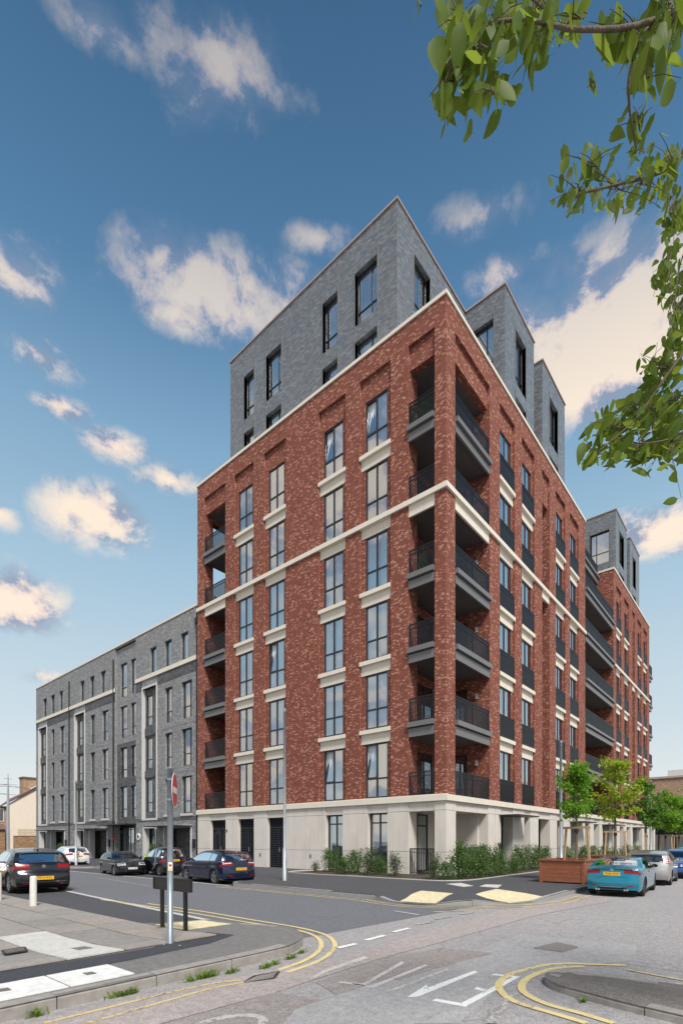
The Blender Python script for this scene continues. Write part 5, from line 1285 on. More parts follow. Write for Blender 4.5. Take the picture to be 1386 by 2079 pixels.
# ------------------------------------------------------------ cars
def carpaint(name, c, rough=.25, metal=.35):
    m, t = newmat(name)
    b = t.n('ShaderNodeBsdfPrincipled', i_Roughness=rough, i_Metallic=metal); b.inputs['Base Color'].default_value = (*c, 1)
    b.inputs['Coat Weight'].default_value = 1.0; b.inputs['Coat Roughness'].default_value = .03
    ge = t.n('ShaderNodeNewGeometry'); n = t.n('ShaderNodeTexNoise', i_Scale=1.5, i_Detail=2.0); t.l(ge.outputs['Position'], n.inputs['Vector'])
    t.l(t.math('MULTIPLY_ADD', n.outputs[0], .12, rough-.05), b.inputs['Roughness'])
    finish(t, b.outputs[0]); return m
M['p_black'] = carpaint('black_car_paint', (.012, .012, .016)); M['p_navy'] = carpaint('navy_car_paint', (.006, .012, .045)); M['p_teal'] = carpaint('teal_car_paint', (.0, .22, .34), .2, .4)
M['p_white'] = carpaint('white_car_paint', (.72, .74, .76), .3, 0); M['p_silver'] = carpaint('silver_car_paint', (.42, .42, .41), .3, .7); M['p_blue'] = carpaint('blue_car_paint', (.03, .10, .32)); M['p_grey'] = carpaint('grey_car_paint', (.12, .13, .15)); M['p_cyan'] = carpaint('light_blue_car_paint', (.03, .30, .55))
M['p_silver2'] = carpaint('silver_frame_paint', (.38, .40, .42), .3, .6)
M['tyre'] = plain('tyre_rubber', srgb(34, 34, 35), .8, var=.1, bump=.3); M['rim'] = plain('alloy_rim', srgb(176, 178, 182), .28, .85, var=.05); M['rim_dark'] = plain('dark_alloy_rim', srgb(70, 72, 75), .3, .8, var=.05)
M['well'] = plain('black_plastic', srgb(22, 22, 23), .7); M['chrome'] = plain('chrome', srgb(210, 212, 214), .12, 1.0, var=.02)
M['lamp_red'] = plain('red_lamp_lens', srgb(140, 8, 18), .25, var=.3, scale=16); M['lamp_clear'] = plain('clear_lamp_lens', srgb(205, 210, 214), .1, .2, coat=1.0, var=.2, scale=14)
M['plate_y'] = plain('yellow_plate', srgb(240, 186, 34), .5, var=.02); M['plate_w'] = plain('white_plate', srgb(225, 228, 226), .5, var=.02); M['ink'] = plain('plate_lettering', srgb(18, 18, 18), .5)
M['seam'] = plain('panel_gap', srgb(12, 12, 13), .8)
M['sticker_y'] = plain('yellow_mirror', srgb(205, 214, 40), .4)
def textmesh(s_, size):
    cu = bpy.data.curves.new('lettering', 'FONT'); cu.body = s_; cu.size = size; cu.align_x = 'CENTER'; cu.align_y = 'CENTER'; cu.resolution_u = 2
    o = bpy.data.objects.new('lettering', cu); me = bpy.data.meshes.new_from_object(o); bpy.data.objects.remove(o); me.materials.clear(); me.materials.append(M['ink']); return me
_wheel = {}
def wheel_meshes(r, wd, spokes, dark):
    key = (round(r, 3), spokes, dark)
    if key in _wheel: return _wheel[key]
    rr = r*.70; prof = [(rr, -wd/2+.01), (r*.93, -wd/2), (r, -wd/2+.03), (r, wd/2-.03), (r*.93, wd/2), (rr, wd/2-.01), (rr, -wd/2+.01)]
    t = MB(); seg = 36
    for i, (a, y) in enumerate(prof):
        for k in range(seg): an = 2*math.pi*k/seg; t.v.append((a*math.cos(an), y, a*math.sin(an)))
    for i in range(len(prof)-1):
        for k in range(seg): k2 = (k+1) % seg; t.f.append((i*seg+k, i*seg+k2, (i+1)*seg+k2, (i+1)*seg+k)); t.m.append(0)
    rm = MB()   # rim: outer ring + spokes + hub on the +y (outer) side
    yo = wd/2-.015
    for k in range(seg):
        a0, a1 = 2*math.pi*k/seg, 2*math.pi*(k+1)/seg
        P = lambda ra, y, an: (ra*math.cos(an), y, ra*math.sin(an))
        rm.quad(P(rr+.005, yo, a0), P(rr+.005, yo, a1), P(rr*.92, yo-.01, a1), P(rr*.92, yo-.01, a0)); rm.quad(P(rr*.92, yo-.01, a0), P(rr*.92, yo-.01, a1), P(rr*.9, yo-.1, a1), P(rr*.9, yo-.1, a0))
        rm.quad(P(rr*.9, yo-.1, a0), P(rr*.9, yo-.1, a1), P(0, yo-.1, a1), P(0, yo-.1, a0), 1)
    for k in range(spokes):
        an = 2*math.pi*k/spokes+.3
        for da in (-.10, .10):
            c, s_ = math.cos(an+da), math.sin(an+da)
            rm.beam((rr*.12*math.cos(an), yo-.01, rr*.12*math.sin(an)), (rr*.94*c, yo-.02, rr*.94*s_), .03, .028, up=(0, 1, 0))
    rm.tube([(0, yo-.06, 0), (0, yo, 0)], rr*.2, 14)
    _wheel[key] = (t.mesh('tyre', 'tyre', True), rm.mesh('rim', ['rim_dark' if dark else 'rim', 'well'])); return _wheel[key]

def car(name, label, cat, S, pos, hd, sc_):
    L, W, paint_ = S['L'], S['W'], S['paint']
    root = thing(name, label, cat, (pos[0], pos[1], pos[2] if len(pos) > 2 else .004), hd); root.scale = (sc_, sc_, sc_*S.get('zs', 1))
    prof = S['prof']; dense_ = []
    pp = [Vector(p) for p in prof]
    for p in smoothpts(pp, 8): dense_.append(p)
    A = [0]
    for i in range(1, len(dense_)): A.append(A[-1]+(dense_[i]-dense_[i-1]).length)
    tot = A[-1]; n = int(tot/.035)
    import bisect
    def at(a):
        a = max(0, min(tot-1e-6, a)); i = min(len(A)-2, bisect.bisect_right(A, a)-1); t = (a-A[i])/max(1e-9, A[i+1]-A[i]); p = dense_[i].lerp(dense_[i+1], t); return p.x, p.y
    wr_, f_ax, r_ax = S['wr'], S['fa'], S['ra']; hl = L/2
    belt = lambda x: S['belt'][0]+(S['belt'][1]-S['belt'][0])*((hl-x)/L)
    zpk = max(p.y for p in dense_)
    def wx(x):
        k = abs(x)/hl; return W/2*(1-S.get('tf', .10)*max(0, (k-.45)/.55)**2.2)
    def hw(x, z):
        w0 = wx(x); b = belt(x)
        if z < .42: w0 -= .07*((.42-z)/.3)**1.6
        w0 -= .018*max(0, 1-abs(z-(b-.16))/.10)*.6            # character line
        if z > b: t = z-b; w0 -= S.get('tumble', .42)*t+.25*t*t
        return max(w0, .2)
    def zb(x):
        z = S.get('clr', .19)
        for ax in (f_ax, r_ax):
            d = abs(x-ax); R = wr_+.045
            if d < R: z = max(z, wr_+math.sqrt(R*R-d*d)*1.0-.01)
        return z
    def deform(x, y, z):
        k = max(0, (abs(x)-(hl-.75))/.75); w0 = W/2
        B = S.get('bow', .22); x2 = x-math.copysign(B*(min(1, abs(y)/w0))**2.6*k*k, x)
        if z > belt(x): x2 -= math.copysign(.10*(min(1, abs(y)/w0))**2, x)*.6
        return Vector((x2, y, z))
    def top(a, v):
        x, z = at(a); h = hw(x, z-.05); r_ = min(.07, h*.3); yt = h-r_; sg = 1 if v >= 0 else -1; v = abs(v)
        cr = .035*min(1, max(0, (z-.5)*2))
        if v <= 1: y = yt*v; zz = z-cr*v*v
        else: th = (v-1)*2*math.pi/2; y = yt+r_*math.sin(th); zz = z-cr-r_*.9*(1-math.cos(th))
        return deform(x, sg*y, zz)
    def side(x, z, sg): return deform(x, sg*hw(x, z), z)
    nc, ns_ = 10, 14
    mb = MB(); rings = []
    for i in range(n+1):
        a = tot*i/n; x, z = at(a); ring = []
        for j in range(nc+1): ring.append(top(a, j/nc))
        for th in (1.17, 1.34, 1.5): ring.append(top(a, th))
        z1 = ring[-1].z; zl = min(zb(x), z1-.01)
        for j in range(1, ns_+1):
            zz = z1+(zl-z1)*j/ns_; ring.append(deform(x, hw(x, zz) if zz < z-.12 or j > 0 else 0, zz))
        ring.append(deform(x, max(.05, hw(x, zl)-.14), zl+.0)); ring.append(deform(x, 0, zl+.0))
        rings.append(ring)
    m_ = len(rings[0])
    for sg in (1, -1):
        base_ = len(mb.v)
        for rg in rings: mb.v += [(p.x, sg*p.y, p.z) for p in rg]
        for i in range(n):
            for j in range(m_-1):
                a, b, c, e = base_+i*m_+j, base_+i*m_+j+1, base_+(i+1)*m_+j+1, base_+(i+1)*m_+j
                under = j >= m_-3; low = rings[i][j].z < S.get('skirt', .24) and rings[i][j+1].z < S.get('skirt', .24)
                mb.f.append((a, b, c, e) if sg > 0 else (a, e, c, b)); mb.m.append(1 if (under or low) else 0)
    body = mb.build('body', [paint_, 'well'], root, smooth=True)
    MB().box(-hl+.35, hl-.35, -W/2+.22, W/2-.22, .16, .62).build('underbody', 'well', body)
    ctr = Vector((0, 0, .55))
    def patch(name_, fn, nu, nv, mat, off=.006, parent=root, smooth=True, lab=None):
        pb = MB(); P = [[fn(i/nu, j/nv) for j in range(nv+1)] for i in range(nu+1)]
        for i in range(nu+1):
            for j in range(nv+1):
                p = P[i][j]; du = P[min(i+1, nu)][j]-P[max(i-1, 0)][j]; dv = P[i][min(j+1, nv)]-P[i][max(j-1, 0)]; nn = du.cross(dv)
                if nn.length < 1e-9: nn = (p-ctr)
                nn.normalize()
                if nn.dot(p-ctr) < 0: nn = -nn
                pb.v.append(tuple(p+nn*off))
        for i in range(nu):
            for j in range(nv): pb.f.append((i*(nv+1)+j, i*(nv+1)+j+1, (i+1)*(nv+1)+j+1, (i+1)*(nv+1)+j)); pb.m.append(0)
        o = pb.build(name_, mat, parent, smooth=smooth)
        if lab: o['label'] = lab
        return o
    pk = max(range(len(dense_)), key=lambda i: dense_[i].y); apk = A[pk]
    def a_rear(z):
        lo, hi = apk, tot
        for _ in range(40):
            m2 = (lo+hi)/2
            if at(m2)[1] > z: lo = m2
            else: hi = m2
        return lo
    def a_front(z):
        lo, hi = 0, apk
        for _ in range(40):
            m2 = (lo+hi)/2
            if at(m2)[1] < z: lo = m2
            else: hi = m2
        return lo
    def a_x(x):
        lo, hi = 0, tot
        for _ in range(40):
            m2 = (lo+hi)/2
            if at(m2)[0] > x: lo = m2
            else: hi = m2
        return lo
    def roof_z(x): return at(a_x(x))[1]
    # screens
    z0, z1 = S['ws']; patch('windscreen', lambda u, v: top(a_front(z0+(z1-z0)*u), (v*2-1)*.93), 10, 14, 'car_glass')
    z0r, z1r, vr = S['rs']; rw = patch('rear_window', lambda u, v: top(a_rear(z0r+(z1r-z0r)*u), (v*2-1)*(vr+(S.get('rsk', 0))*(1-u))), 8, 14, 'car_glass')
    if S.get('wiper'): patch('wiper', lambda u, v: top(a_rear(z0r+.05+.01*v), -.05+.42*u), 6, 1, 'well', .02, rw)
    # side windows
    for sg in (1, -1):
        for (xa, xb) in S['sw']:
            def fn(u, v, xa=xa, xb=xb):
                x = xa+(xb-xa)*u; lo = belt(x)+.025; hi = max(lo+.004, roof_z(x)-S.get('swtop', .13)); return side(x, lo+(hi-lo)*v, sg)
            patch('side_window', fn, 10, 6, 'car_glass', .004)
        for x in S['doors']:
            patch('door_seam', lambda u, v, x=x: side(x+.010*(u-.5), .30+(belt(x)-.30)*v, sg), 1, 8, 'seam', .003, body)
        for x in S['handles']:
            o = MB().box(x-.09, x+.09, -.012, .012, -.014, .014).build('door_handle', S.get('hmat', paint_), root); p = side(x, belt(x)-.09, sg); o.location = p+Vector((0, sg*.014, 0))
        # mirrors
        x = S['mir']; p = side(x, belt(x)+.06, sg); mm_ = MB(); mm_.tube([(-.055, 0, 0), (-.02, 0, 0), (.03, 0, 0), (.06, 0, 0)], [.062, .078, .066, .02], 12)
        for i in range(len(mm_.v)): v = mm_.v[i]; mm_.v[i] = (v[0], v[1]*1.35, v[2]*.85)
        o = mm_.build('mirror', S.get('mmat', paint_), root, smooth=True); o.location = p+Vector((0, sg*.09, .03))
        st_ = MB().box(-.02, .02, -.05, .03, -.02, .02).build('mirror_arm', 'well', o); st_.location = (0, -sg*.06, -.03)
        patch('sill_trim', lambda u, v: side(f_ax-wr_-.06-(f_ax-r_ax-2*wr_-.12)*u, .20+.05*v, sg), 8, 1, 'well', .004, body)
        # lamps
        for (za, zc, va, vb, xr) in S['tail']:
            k0 = a_rear(za); k1 = a_rear(zc)
            tl = patch('tail_lamp', lambda u, v: top(k0+(k1-k0)*u, sg*(va+(vb-va)*v)), 6, 8, 'lamp_red', .010)
            if xr: patch('lamp_wrap', lambda u, v: side(-hl+.10+xr*u, (za-.09)+(zc-za)*(1-.55*u)*v+.05*u, sg), 6, 4, 'lamp_red', .008, tl)
            if S.get('clearband'): patch('reversing_lens', lambda u, v: top(k0+(k1-k0)*(.52+.26*u), sg*(va+.06+(vb-va-.12)*v)), 2, 6, 'lamp_clear', .014, tl)
        for (za, zc, va, vb) in S['head']:
            k0, k1 = a_front(za), a_front(zc); hlp = patch('headlamp', lambda u, v: top(k0+(k1-k0)*u, sg*(va+(vb-va)*v)), 5, 8, 'lamp_clear', .010)
            patch('lamp_surround', lambda u, v: top(k0+(k1-k0)*(.35+.4*u), sg*(va+.08+(vb-va-.25)*v)), 3, 6, 'well', .013, hlp)
    # rear details
    zt_ = S['plate_z']
    def plate(front, s_, mat, z):
        a = (a_front if front else a_rear)(z); p = top(a, 0); sx = 1 if front else -1
        o = MB().box(-.26, .26, -.006, .006, -.057, .057).build('number_plate', mat, root); o.location = p+Vector((sx*.022, 0, 0)); o.rotation_euler = (0, 0, R_(90) if front else R_(-90))
        tx = link('plate_lettering', textmesh(s_, .105), o, loc=(0, -.009, 0), rot=(R_(90), 0, 0)); tx.scale = (.92, 1, 1)
    plate(False, S['txt'], 'plate_y', zt_); plate(True, S['txt'], 'plate_w', S.get('fplate', .42))
    if S.get('badge'):
        a = a_rear(S['badge']); p = top(a, 0); o = MB(); o.tube([(0, -.005, 0), (0, .008, 0)], .052, 20); o = o.build('badge', 'chrome', root); o.location = p+Vector((-.016, 0, 0)); o.rotation_euler = (0, 0, R_(90)); i_ = MB().box(-.012, .012, -.010, .012, -.034, .034).build('badge_mark', S.get('bmark', 'well'), o)
        i_.rotation_euler = (0, R_(40), 0)
        q_ = MB(); q_.tube([(0, -.0065, 0), (0, .0095, 0)], .036, 18); q_.build('badge_field', S.get('bfield', 'well'), o)
    if S.get('rings'):
        a = a_front(S['rings']); p = top(a, 0)
        o = MB()
        for k in range(4):
            y = -.12+.08*k
            for q in range(16):
                a0, a1 = 6.283*q/16, 6.283*(q+1)/16; o.beam((.01, y+.048*math.cos(a0), .048*math.sin(a0)), (.01, y+.048*math.cos(a1), .048*math.sin(a1)), .010, .010, up=(1, 0, 0))
        o = o.build('grille_badge', 'chrome', root); o.location = p+Vector((.03, 0, 0))
    zg0, zg1, vg = S['grille']; k0, k1 = a_front(zg0), a_front(zg1); patch('grille', lambda u, v: top(k0+(k1-k0)*u, (v*2-1)*vg), 4, 8, 'well', .010)
    zl0, zl1, vl = S.get('lowg', (.24, .34, .7)); q0, q1 = a_front(zl0), a_front(zl1); patch('lower_grille', lambda u, v: top(q0+(q1-q0)*u, (v*2-1)*vl), 3, 8, 'well', .010)
    for (za, zc, vv, mt, nm) in S.get('bands', []):
        k2, k3 = a_rear(za), a_rear(zc); patch(nm, lambda u, v: top(k2+(k3-k2)*u, (v*2-1)*vv), 2, 14, mt, .012)
    for (za, zc, va, vb, mt, nm) in S.get('spots', []):
        for sg in (1, -1): k2, k3 = a_rear(za), a_rear(zc); patch(nm, lambda u, v: top(k2+(k3-k2)*u, sg*(va+(vb-va)*v)), 2, 5, mt, .014)
    # boot lid gap
    if S.get('lid'):
        zc, vv = S['lid']; k2, k3 = a_rear(zc), a_rear(zc+.010); patch('boot_gap', lambda u, v: top(k2+(k3-k2)*u, (v*2-1)*vv), 1, 14, 'seam', .003, body)
    if S.get('spoiler'):
        zz, dep, vv = S['spoiler']; a = a_rear(zz); pb = MB(); nn = 14
        for i in range(nn+1):
            p = top(a, ((i/nn)*2-1)*vv); pb.v += [(p.x+.02, p.y, p.z+.012), (p.x-dep, p.y, p.z+.004), (p.x-dep, p.y, p.z-.022), (p.x+.02, p.y, p.z-.03)]
        for i in range(nn):
            for e in range(4): pb.f.append((4*i+e, 4*i+(e+1) % 4, 4*i+4+(e+1) % 4, 4*i+4+e)); pb.m.append(0)
        pb.f += [(0, 1, 2, 3), tuple(4*nn+q for q in (3, 2, 1, 0))]; pb.m += [0, 0]
        pb.build('spoiler', S.get('spmat', paint_), root, smooth=False)
    if S.get('antenna'):
        p = top(a_x(S['antenna']), 0); an = MB(); an.tube([p+Vector((.06, 0, -.01)), p+Vector((0, 0, .03)), p+Vector((-.05, 0, .05)), p+Vector((-.07, 0, -.005))], [.012, .02, .012, .01], 8); an.build('roof_antenna', S.get('amat', paint_), root, smooth=True)
    # wheels
    ty, rm = wheel_meshes(wr_, .21, S.get('spokes', 5), S.get('darkrim', False))
    for ax in (f_ax, r_ax):
        for sg in (1, -1):
            o = link('tyre', ty, None)
            wroot = link('wheel', ty, root, loc=(ax, sg*(W/2-.135), wr_), rot=(0, 0, 0 if sg > 0 else math.pi)); bpy.data.objects.remove(o)
            link('rim', rm, wroot)
    if S.get('extra'): S['extra'](root, top, side, a_rear, a_front, patch, a_x, belt)
    return root

hatch = [(2.10, .22), (2.14, .40), (2.11, .60), (2.00, .72), (1.70, .84), (1.30, .94), (1.02, 1.00), (.55, 1.26), (.20, 1.41), (-.30, 1.475), (-.90, 1.46), (-1.45, 1.40), (-1.72, 1.34), (-1.92, 1.12), (-2.02, .93), (-2.06, .76), (-2.12, .60), (-2.13, .42), (-2.08, .24)]
golf = dict(L=4.2, W=1.78, paint='p_navy', prof=hatch, wr=.325, fa=1.30, ra=-1.28, belt=(.93, 1.00), ws=(1.06, 1.36), rs=(1.02, 1.33, .86), sw=[(.95, .02), (-.05, -.95), (-1.0, -1.45)], doors=[1.0, -.02, -1.0], handles=[.18, -.82],
     mir=.78, tail=[(.82, .98, .52, 1.30, .22)], clearband=True, head=[(.62, .72, .50, 1.2)], plate_z=.66, fplate=.45, txt='LF07 FZW', badge=.90, bmark='chrome', grille=(.56, .62, .7), wiper=True, lid=(.52, .8), spoiler=(1.35, .06, .8), spots=[(.36, .40, .55, .85, 'lamp_red', 'reflector')], spokes=5)
car('parked_car', 'navy blue hatchback parked in the bay before the louvred doors', 'car', golf, (-7.06, 6.32), R_(84), .86)
astra_p = [(2.18, .22), (2.22, .40), (2.18, .60), (2.05, .72), (1.75, .84), (1.35, .96), (1.10, 1.02), (.60, 1.28), (.15, 1.45), (-.35, 1.50), (-.90, 1.485), (-1.40, 1.41), (-1.62, 1.36), (-1.90, 1.12), (-2.04, .95), (-2.10, .78), (-2.20, .62), (-2.21, .40), (-2.12, .24)]
astra = dict(L=4.4, W=1.81, paint='p_black', prof=astra_p, wr=.335, fa=1.36, ra=-1.32, belt=(.94, 1.06), ws=(1.08, 1.40), rs=(1.03, 1.34, .88), rsk=-.02, sw=[(1.0, .05), (-.02, -.92), (-.97, -1.30)], doors=[1.05, 0, -.98], handles=[.22, -.78],
     mir=.85, tail=[(.84, .99, .55, 1.34, .25)], head=[(.64, .74, .5, 1.2)], plate_z=.52, fplate=.45, txt='PF14 WXS', badge=.90, bmark='chrome', grille=(.56, .64, .6), wiper=True, lid=(.66, .9), spoiler=(1.36, .08, .85), bands=[(.385, .40, .93, 'chrome', 'chrome_strip')], spots=[(.32, .36, .6, .85, 'lamp_red', 'reflector')], spokes=5, antenna=-1.3, amat='well', skirt=.27)
car('parked_car', 'black hatchback with yellow rear plate parked on the near left side', 'car', astra, (-13.12, 8.4), R_(90-5.0), .92)
bmw_p = [(2.25, .22), (2.31, .38), (2.28, .56), (2.12, .68), (1.70, .80), (1.20, .90), (.92, .95), (.45, 1.20), (.05, 1.33), (-.35, 1.365), (-.80, 1.33), (-1.20, 1.22), (-1.60, 1.07), (-1.80, 1.02), (-2.16, 1.00), (-2.22, .97), (-2.25, .80), (-2.30, .62), (-2.32, .44), (-2.27, .24)]
def bmw_extra(root, top, side, a_rear, a_front, patch, a_x, belt):
    for sg in (1, -1):
        for y in (.30, .38):
            m_ = MB(); m_.tube([(-2.30, sg*(y+.1), .25), (-2.20, sg*(y+.1), .25)], .035, 12); m_.build('exhaust', 'chrome', root)
bmw = dict(L=4.62, W=1.83, paint='p_teal', prof=bmw_p, wr=.335, fa=1.42, ra=-1.38, belt=(.88, .97), ws=(.99, 1.28), rs=(1.08, 1.31, .86), sw=[(.78, -.35), (-.42, -1.15)], doors=[.92, -.48], handles=[-.25], tumble=.5, tf=.12, swtop=.10,
     mir=.65, mmat='well', tail=[(.82, .945, .50, 1.36, .28)], head=[(.6, .7, .5, 1.2)], plate_z=.80, fplate=.42, txt='YK68 HWP', badge=.935, bmark='white_sign', bfield='p_blue', grille=(.54, .64, .25), lid=(.68, .62), spoiler=(.992, .07, .85), spmat='p_teal', bands=[(.27, .33, .62, 'well', 'rear_diffuser'), (.345, .36, .45, 'chrome', 'bumper_strip')], spots=[(.37, .40, .62, .92, 'lamp_red', 'reflector')],
     spokes=9, darkrim=True, antenna=-.9, extra=bmw_extra, bow=.26)
car('parked_car', 'teal blue coupe parked at the kerb beside the wooden planter', 'car', bmw, (-1.2, -6.94), R_(3), .83)
focus_p = [(2.12, .22), (2.16, .40), (2.13, .60), (2.0, .72), (1.65, .86), (1.25, .96), (1.0, 1.02), (.5, 1.30), (.1, 1.45), (-.35, 1.49), (-.95, 1.46), (-1.50, 1.39), (-1.80, 1.33), (-1.98, 1.08), (-2.06, .92), (-2.12, .76), (-2.17, .60), (-2.18, .42), (-2.1, .24)]
focus = dict(golf); focus.update(L=4.3, W=1.84, paint='p_silver', prof=focus_p, wr=.32, txt='KR07 LVG', tail=[(.98, 1.28, .93, 1.40, 0)], clearband=False, badge=None, hmat='p_silver', belt=(.95, 1.02), rs=(1.0, 1.30, .82), ra=-1.33, fa=1.33, spokes=7, spots=[], lid=(.5, .8))
car('parked_car', 'silver hatchback parked directly in front of the teal coupe', 'car', focus, (3.76, -6.91), R_(3), .85)
blue = dict(focus); blue.update(paint='p_blue', txt='LN12 KXD', hmat='p_blue')
car('parked_car', 'blue hatchback parked beyond the silver one at the right edge', 'car', blue, (8.2, -7.1), R_(183), .84)
cy_ = dict(focus); cy_.update(paint='p_cyan', hmat='p_cyan', txt='GV16 OHX')
car('parked_car', 'bright light blue car just showing at the far right edge', 'car', cy_, (13.8, -7.1), R_(3), .9)
smart_p = [(1.30, .22), (1.34, .42), (1.30, .62), (1.20, .78), (1.00, .90), (.85, .98), (.45, 1.32), (.15, 1.50), (-.25, 1.55), (-.70, 1.53), (-1.00, 1.46), (-1.14, 1.20), (-1.20, .98), (-1.26, .78), (-1.32, .60), (-1.33, .42), (-1.27, .24)]
def smart_extra(root, top, side, a_rear, a_front, patch, a_x, belt):
    for sg in (1, -1):
        # silver safety cell: a curved band rising behind the door
        def band(u, v):
            pts_ = [(-.05, .30), (-.30, .42), (-.48, .75), (-.52, 1.0), (-.42, 1.25), (-.25, 1.44)]
            k = u*(len(pts_)-1); i = min(len(pts_)-2, int(k)); t = k-i; x = pts_[i][0]*(1-t)+pts_[i+1][0]*t; z = pts_[i][1]*(1-t)+pts_[i+1][1]*t
            return side(x-.17*v, z, sg)
        patch('silver_frame', band, 16, 3, 'p_silver2', .008, smooth=True)
    patch('silver_roof_edge', lambda u, v: top(a_x(.45-.75*u), .80+.2*v), 8, 2, 'p_silver2', .006)
    patch('silver_roof_edge', lambda u, v: top(a_x(.45-.75*u), -.80-.2*v), 8, 2, 'p_silver2', .006)
smart = dict(L=2.66, W=1.56, paint='p_black', prof=smart_p, wr=.29, fa=.90, ra=-.92, belt=(.95, 1.0), ws=(1.0, 1.44), rs=(1.02, 1.44, .86), sw=[(.72, -.22), (-.72, -1.0)], swtop=.15, doors=[.72], handles=[-.10], mir=.62, mmat='sticker_y', tail=[(.78, .92, .80, 1.36, .16)], head=[(.60, .74, .55, 1.2)],
     plate_z=.82, fplate=.4, txt='HK08 ZJJ', grille=(.5, .58, .5), lowg=(.26, .36, .6), lid=(.66, .8), spokes=7, tf=.12, bow=.18, extra=smart_extra, tumble=.34)
car('parked_car', 'tiny black and silver two seat city car between the two hatchbacks', 'car', smart, (-6.14, 11.8), R_(86), .86)
audi_p = [(1.93, .22), (1.98, .40), (1.96, .58), (1.88, .74), (1.55, .86), (1.15, .94), (.90, .98), (.40, 1.24), (.0, 1.38), (-.35, 1.42), (-.85, 1.39), (-1.30, 1.30), (-1.58, 1.20), (-1.78, 1.0), (-1.88, .86), (-1.95, .70), (-1.98, .50), (-1.96, .36), (-1.9, .24)]
audi = dict(L=3.95, W=1.74, paint='p_black', prof=audi_p, wr=.32, fa=1.22, ra=-1.22, belt=(.90, .97), ws=(1.02, 1.32), rs=(.98, 1.2, .82), sw=[(.82, -.15), (-.2, -1.05)], doors=[.9, -.2], handles=[-.05], mir=.68, tail=[(.8, .92, .5, 1.25, .2)], head=[(.62, .76, .52, 1.40)],
     plate_z=.6, fplate=.44, txt='GU13 XRB', grille=(.30, .74, .34), rings=.64, lowg=(.25, .34, .45), badge=.86, spokes=5, darkrim=False)
car('parked_car', 'black three door hatchback facing the viewer before the stair entrance', 'car', audi, (-7.36, 13.55), R_(-99), .79)
yaris = dict(golf); yaris.update(paint='p_white', hmat='p_white', txt='MV17 XLG', L=3.95, W=1.70, tail=[(.86, .98, .5, 1.34, .24)], clearband=False, bands=[(.22, .34, .8, 'well', 'rear_diffuser')], plate_z=.74, belt=(.95, 1.04))
yaris['prof'] = [(x*.93, z) for x, z in hatch]; yaris['fa'], yaris['ra'] = 1.2, -1.2; yaris['sw'] = [(.9, .02), (-.05, -.9), (-.95, -1.3)]
car('parked_car', 'white hatchback parked farther up the street before the grey block', 'car', yaris, (-5.58, 24.2), R_(85), .88)
sil2 = dict(astra); sil2.update(paint='p_silver', hmat='p_silver', txt='EY59 BFN', bands=[])
car('parked_car', 'silver car mostly hidden beyond the left edge', 'car', sil2, (-14.05, 13.3), R_(88), .90)
car('parked_car', 'white car glimpsed over the roof of the black hatchback', 'car', dict(yaris, txt='RO11 PDE'), (-13.6, 18.6), R_(88), .95)
car('parked_car', 'grey car glimpsed between the black hatchback and the white one', 'car', dict(golf, paint='p_grey', hmat='p_grey', txt='FD60 TWC'), (-13.2, 24.5), R_(88), .98)
car('parked_car', 'pale silver car far up the left street', 'car', dict(focus, txt='AP15 YSG'), (-13.0, 31), R_(88), 1.0)

# ------------------------------------------------------------ background
def bgpt(x, s_): return None
hs = thing('rendered_end_house', 'cream rendered end of terrace house with brown roof beyond the grey block', 'house', (0, 0, 0))
# gable wall faces -x / the viewer; house stands beyond the far end of the grey block
def at_depth(x, y, k): r_ = ray(x, y); return Vector((CX, CY, CZ))+r_*k
K = 66.0
P1 = at_depth(18, 1708, K); P2 = at_depth(110, 1708, K+2)
dx = (P2-P1); dx.z = 0; Lh = dx.length; ux = dx.normalized(); nx_ = Vector((ux.y, -ux.x, 0)); 
if nx_.dot(Vector((CX, CY, 0))-P1) < 0: nx_ = -nx_
def hp(a, z, dpt=0.0): p = P1+ux*a-nx_*dpt; return (p.x, p.y, z)
zz = lambda y, k=K: CZ+(1708-y)*k/1036.6
ev, rd = zz(1632), zz(1592)
mb = MB(); e0 = hp(0, 0); 
gab = [hp(-.0, 0), hp(Lh, 0), hp(Lh, rd+1.2), hp(0, ev)]
bk_ = [hp(-.0, 0, 6), hp(Lh, 0, 6), hp(Lh, rd+1.2, 6), hp(0, ev, 6)]
mb.quad(*gab); mb.quad(*bk_); mb.quad(gab[0], gab[3], bk_[3], bk_[0]); mb.build('gable_wall', 'cream_wall', hs)
mb = MB(); r1 = [hp(-1.0, ev-.45, -.15), hp(Lh+.3, rd+1.35, -.15)]; r2 = [hp(-1.0, ev-.45+.2, 8), hp(Lh+.3, rd+1.55, 8)]
def slab(mb, q, th):
    q = [Vector(p) for p in q]; lo = [p-Vector((0, 0, th)) for p in q]
    mb.quad(*q); mb.quad(*lo)
    for i in range(4): mb.quad(q[i], q[(i+1) % 4], lo[(i+1) % 4], lo[i])
rq = [hp(-1.0, ev-.35, -.3), hp(Lh+.6, rd+1.55, -.3), hp(Lh+.6, rd+1.55+1.0, 7), hp(-1.0, ev-.35+1.6, 7)]
slab(mb, rq, .18); rfo = mb.build('roof', 'roof_tile', hs)
mb = MB(); a_, b_, c_, d_ = [Vector(p) for p in rq]
sk = [a_.lerp(b_, .45).lerp(d_.lerp(c_, .45), .35), a_.lerp(b_, .58).lerp(d_.lerp(c_, .58), .35), a_.lerp(b_, .58).lerp(d_.lerp(c_, .58), .62), a_.lerp(b_, .45).lerp(d_.lerp(c_, .45), .62)]
slab(mb, [p+Vector((0, 0, .1)) for p in sk], .1); mb.build('skylight', 'white_sign', rfo)
